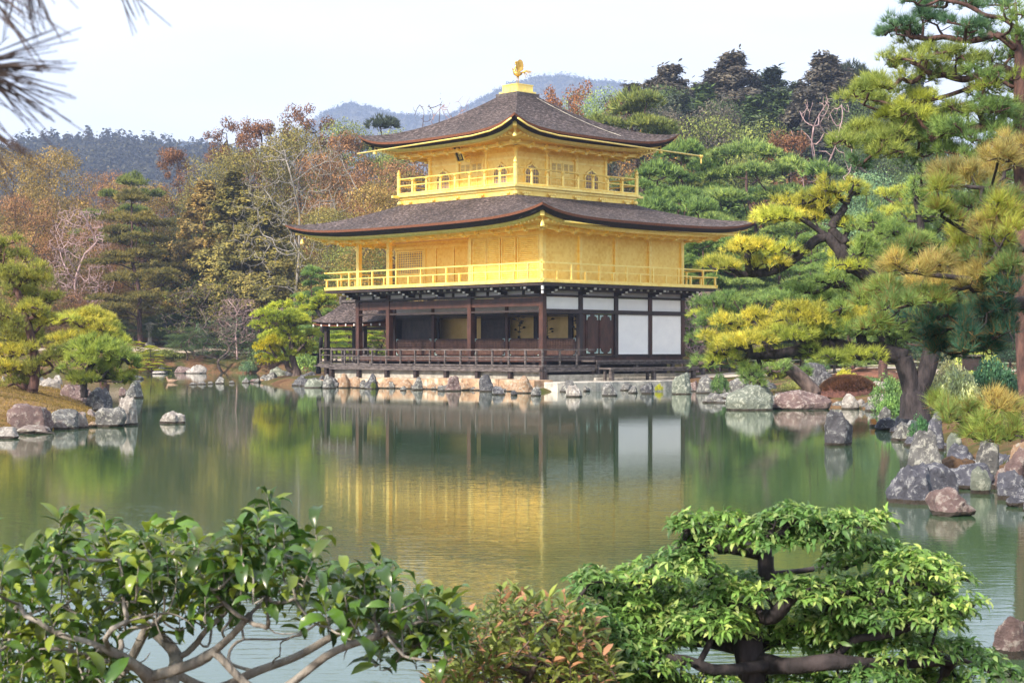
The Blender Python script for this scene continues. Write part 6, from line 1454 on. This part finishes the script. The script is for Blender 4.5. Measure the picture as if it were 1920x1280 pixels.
while len(tg) < 255:
    px = rng.uniform(-40, 862); a = np.interp(px, top[:, 0], top[:, 1]); b = np.interp(px, lowb[:, 0], lowb[:, 1]); f = rng.beta(1.3, 1.7); py = a + 14 + (b-a)*f; tg.append((px, py))
for i in range(48): tg.append((rng.uniform(-40, 230), rng.uniform(1190, 1290)))
for i in range(16): tg.append((rng.uniform(700, 830), rng.uniform(1130, 1215)))
tg += [(500,925),(505,950),(515,975),(113,968),(190,965),(200,985),(325,965),(320,985),(708,1045),(712,1065),(850,1118),(590,990),(530,985)]
for i in range(60): sk.reach(q3(rng.uniform(20, 760), rng.uniform(1130, 1250), rng.uniform(-.3, .3)), sag=0, wob=.15, pen=.05, nseg=4)
P, D = [], []
for (px, py) in tg:
    dd = rng.uniform(-.38, .38); tip = q3(px, py, dd); base_ = tip - np.array([rng.normal(0, .012), rng.normal(0, .012), .055]); sk.reach(base_, sag=.04, wob=.10, pen=.10, nseg=5, up=.1); last = sk.line([tip], par=len(sk.p)-1)
    nlv = rng.integers(6, 10); a0 = rng.uniform(0, 6.3); ax = unit(tip - base_)
    for j in range(nlv):
        f = j/(nlv-1); a = a0 + j*2.4; el = .15 + 1.0*f + rng.normal(0, .2); o_ = np.array([math.cos(a), math.sin(a), 0]); P.append(base_ + (tip-base_)*(.1+.9*f)); D.append(o_*math.cos(el) + np.array([0, 0, 1])*math.sin(el) + ax*.2)
P, D = np.array(P), np.array(D); half = rng.random(len(P)) < .55
l1 = leaves(P[half], D[half], .064, .0225, 2.1, rng, lj=.45); l2 = leaves(P[~half], D[~half], .054, .021, 1.7, rng, lj=.45)
finish('camellia_shrub', 'glossy dark leaved shrub with pale grey branches in the lower left foreground', 'shrub', root, sk, M['barkpale'], .0016, .024, [l1, l2], M['glossleaf'], [(.065, .14, .03), (.19, .26, .045)], .50)
# ---- right: clipped cloud shrub with whorled leaves
rng = np.random.default_rng(202); sk = Skel(rng); D0 = 5.4
root = q3(1425, 1300); root[2] = gz(root[0], root[1]) - .02
sk.line([root, q3(1420, 1380), q3(1412, 1270), q3(1402, 1205), q3(1410,1180)])
for ln in ([(1412,1240,0),(1480,1248,-.1),(1560,1240,-.15),(1640,1245,-.1),(1720,1240,0),(1800,1235,0)], [(1405,1210,0),(1340,1195,.1),(1280,1185,.1),(1220,1150,.1),(1160,1145,.05)], [(1410,1190,.0),(1450,1160,.2),(1480,1130,.2),(1440,1080,.2),(1435,1040,.2),(1425,1020,.2)],
           [(1410,1215,.1),(1470,1190,.1),(1540,1150,.2),(1620,1120,.2),(1700,1100,.2)], [(1435,1075,.2),(1500,1070,.2),(1550,1060,.25),(1590,1040,.3)], [(1425,1035,.2),(1380,1025,.2),(1320,1020,.2),(1290,1000,.2)], [(1560,1240,-.1),(1600,1200,-.1),(1660,1190,-.1),(1720,1170,-.1)],
           [(1412,1250,-.1),(1340,1255,-.2),(1280,1235,-.2),(1200,1230,-.2)]):
    sk.line([q3(*z) for z in ln], par=nearest(q3(*ln[0])))
pads = [(1065,1135,110,28),(1100,1155,130,30),(1040,1180,120,30),(1010,1225,110,30),(1110,1075,90,24),(1300,975,110,26),(1360,975,130,28),(1440,985,110,26),(1480,962,120,26),(1560,970,170,26),(1640,968,90,20),(1330,1005,130,28),(1440,1005,150,28),(1520,1000,160,28),(1610,1015,120,26),(1660,1025,90,30),(1590,1045,110,26),
 (1270,1050,160,30),(1200,1075,150,30),(1130,1100,140,30),(1320,1062,110,26),(1400,1090,170,30),(1250,1105,190,34),(1340,1125,170,34),(1180,1130,130,28),(1480,1100,160,30),(1560,1105,160,32),(1640,1095,150,32),(1720,1050,150,32),(1775,1075,110,30),(1700,1090,160,34),(1795,1115,90,34),(1640,1140,180,36),(1520,1150,140,30),(1740,1150,150,36),(1800,1150,80,30),
 (1150,1190,190,36),(1240,1185,140,30),(1060,1215,130,34),(1190,1230,190,36),(1100,1262,180,36),(1590,1190,150,34),(1690,1200,180,38),(1790,1220,180,38),(1860,1250,120,36),(1480,1200,80,24),(1500,1268,150,30),(1640,1268,190,36),(1340,1272,90,24),(1240,1275,170,30),(1740,1272,180,30),(1560,1180,110,28)]
for i in range(20):
    px = rng.uniform(1060, 1850); ty = np.interp(px, [1060,1200,1300,1500,1700,1800,1850], [1225,1100,1050,1110,1080,1150,1240]); pads.append((px, rng.uniform(ty, 1290), rng.uniform(90, 160), rng.uniform(26, 36)))
pads = [q_ for q_ in pads if not (1360 < q_[0] < 1460 and 1175 < q_[1] < 1262)]
P, D = [], []
for (px, py, w_, h_) in pads:
    c = q3(px, py + h_*.35, rng.uniform(-.22, .22)); rx = w_/2/FPX*D0; rz = h_/FPX*D0; sk.reach(c - [0, 0, rz*.3], sag=.06, wob=.1, pen=.1, nseg=6, up=.1)
    n = int(3.14*rx*rx*.9/(.023**2)); p, dn = blobpad(c, rx, rx*.85, rz, n, rng, .2)
    for i in range(n):
        if i % 3 == 0: sk.reach(p[i] - dn[i]*.01, sag=0, wob=.06, pen=0, nseg=3)
        a0 = rng.uniform(0, 6.3); S = unit(np.cross(dn[i], [.3, .2, 1.])); Tt = np.cross(dn[i], S); m_ = rng.integers(6, 9)
        for j in range(m_):
            a = a0 + j*2*math.pi/m_ + rng.normal(0, .15); e_ = rng.uniform(.05, .75); P.append(p[i] + rng.normal(0, .002, 3)); D.append((S*math.cos(a) + Tt*math.sin(a))*math.cos(e_) + dn[i]*math.sin(e_))
P, D = np.array(P), np.array(D); s_ = rng.random(len(P)); lv = [leaves(P[s_ < .7], D[s_ < .7], .032, .0105, 1.1, rng, .12, lj=.45, rows=4), leaves(P[s_ >= .7], D[s_ >= .7], .028, .010, 1.0, rng, .12, lj=.45, rows=4)]
finish('cloud_pruned_shrub', 'cloud pruned bright green shrub with dark twisting branches in the lower right foreground', 'shrub', root, sk, M['barkblue'], .0021, .048, lv, M['whorl'], [(.17, .32, .10), (.38, .50, .20)], .50)
# ---- middle: reddish shrub
rng = np.random.default_rng(203); sk = Skel(rng); D0 = 5.0
root = q3(980, 1400); root[2] = gz(root[0], root[1]) - .02; sk.line([root, q3(980, 1420), q3(970, 1330)])
top = np.array([(795,1270),(830,1240),(865,1160),(900,1110),(940,1095),(1000,1105),(1060,1110),(1110,1150),(1150,1200),(1180,1280)]); P, D = [], []
for i in range(330):
    px = rng.uniform(800, 1150); a = np.interp(px, top[:, 0], top[:, 1]); py = a + 6 + (1310-a)*rng.beta(1, 1.4); tip = q3(px, py, rng.uniform(-.28, .28)); b_ = tip - np.array([rng.normal(0, .02), rng.normal(0, .02), .06])
    sk.reach(b_, sag=.02, wob=.08, pen=.1, nseg=4, up=.1); sk.line([tip], par=len(sk.p)-1); a0 = rng.uniform(0, 6.3)
    for j in range(11):
        f = j/10; a = a0 + j*2.4; el = .25 + .9*f; P.append(b_ + (tip-b_)*f); D.append(np.array([math.cos(a)*math.cos(el), math.sin(a)*math.cos(el), math.sin(el)]))
P, D = np.array(P), np.array(D)
finish('reddish_shrub', 'small leaved shrub with reddish young tips at the bottom centre', 'shrub', root, sk, M['bark'], .0012, .02, [leaves(P, D, .044, .0135, .9, rng, .12, rows=4)], M['redleaf'], [(.28, .34, .09)], .5)
# ---- pine branch close to the lens, hanging in from a trunk at the left
rng = np.random.default_rng(204); sk = Skel(rng); root = np.array([-2.6, 1.2, gz(-2.6, 1.2) - .02]); sk.line([root, (-2.5, 1.25, 1.2), (-2.3, 1.3, 2.1), (-2.2, 1.3, 2.9)])
tuf = [(-42,128,1.7,[(1,.0,.10),(1,0,-.15),(1,0,-.55)],62,.098), (40,-75,1.75,[(.5,0,-1),(.1,0,-1)],26,.085), (215,-60,1.8,[(.55,0,-1)],9,.065), (-60,215,1.6,[(.8,0,-.6)],18,.085), (-30,-20,1.65,[(1,0,-.8)],12,.08)]; parts = []
for px, py, d_, dirs, n, L in tuf:
    c = W(px, py, d_); sk.reach(c + [-.02, 0, .01], sag=.05, wob=.05, pen=.3, nseg=6)
    dv = np.array([dirs[i % len(dirs)] for i in range(n)], float); dv = unit(unit(dv) + rng.normal(0, .22, (n, 3))*[1, .6, 1]); Pn = c + rng.normal(0, .006, (n, 3)) + dv*rng.uniform(-.02, .01, (n, 1))
    for i in range(n):
        l_ = L*rng.uniform(.6, 1.1); b_ = np.array([0, 0, -.006]); parts.append(tube_np(np.array([Pn[i], Pn[i] + dv[i]*l_*.5 + b_*.4, Pn[i] + dv[i]*l_ + b_]), np.array([.0007, .0007, .0004]), 4))
v_, f_ = cat(parts); w_ = sk.mesh(.004, .6, .06, 8); t = empty('pine_tree', tuple(root)); tag(t, 'blurred pine needles hanging into the upper left corner close to the lens', 'pine')
np_mesh('trunk', w_[0] - root, w_[1], M['bark'], t, smooth=True); o = np_mesh('needles', v_ - root, f_, M['needle'], t); o.color = (.13, .085, .095, 1)
# ------------------------------------------------ hill canopies (a far wood that reads as one mass)
def canopy(name, G, n, size, seed, label, colr, kq=64, jlo=.0, jhi=.55):
    rng = np.random.default_rng(seed); k, m_, _ = G.shape; parts = []
    jj = rng.uniform(jlo, jhi, n)*(k-2); ii = rng.uniform(0, m_-1.01, n)
    nr = m_*2; jj[:nr] = rng.uniform(.46, .5, nr)*(k-1); ii[:nr] = np.linspace(0, m_-1.01, nr)
    j0, i0 = jj.astype(int), ii.astype(int); fj, fi = (jj-j0)[:, None], (ii-i0)[:, None]
    P = (G[j0, i0]*(1-fj)*(1-fi) + G[j0+1, i0]*fj*(1-fi) + G[j0, i0+1]*(1-fj)*fi + G[j0+1, i0+1]*fj*fi)
    s_ = size*rng.uniform(.5, 1.25, (n, 1)); s_[:nr] *= rng.choice([.35, .6, 1.0], (nr, 1), p=[.4, .35, .25]); tall = rng.choice([.8, 1., 1.7], (n, 1), p=[.4, .4, .2]); C = np.repeat(P, kq, 0); S = np.repeat(s_, kq, 0); TT = np.repeat(tall, kq, 0)
    d = unit(rng.normal(0, 1, (n*kq, 3))); d[:, 2] = np.abs(d[:, 2]); Q = C + d*S*np.concatenate([.62/np.sqrt(TT), .62/np.sqrt(TT), 1.0*TT], 1)*rng.uniform(.85, 1.0, (n*kq, 1)) + [0, 0, size*.1]
    v, f = quads(Q, d, size*.30, rng, .9, .3); o = np_mesh(name, v, f, M['leaf']); o.color = (*colr, 1); tag(o, label, 'wood', kind='stuff'); return o
canopy('forest', HA, 8000, 6, 1, 'wooded low purple brown hill at the left', (.05, .05, .035))
canopy('forest', HB, 9000, 4, 2, 'wooded blue hill behind the low one at the left', (.04, .05, .035), 22)
canopy('forest', HC, 15000, 4.5, 3, 'blue wooded mountains behind the upper roof', (.04, .05, .035), 22)
# ------------------------------------------------ air
hz = MB().box(-4200, 4200, -320, 3050, -3, 460).build('haze', None); hz.data.materials.clear()
m = bpy.data.materials.new('pale_air'); m.use_nodes = True; t = m.node_tree; t.nodes.clear()
ov = nd(t, 'ShaderNodeOutputMaterial'); pv = nd(t, 'ShaderNodeVolumePrincipled', {'Density': .00033, 'Color': (.50, .64, 1.0, 1), 'Anisotropy': .1}); t.links.new(pv.outputs[0], ov.inputs['Volume'])
hz.data.materials.append(m); tag(hz, kind='stuff')
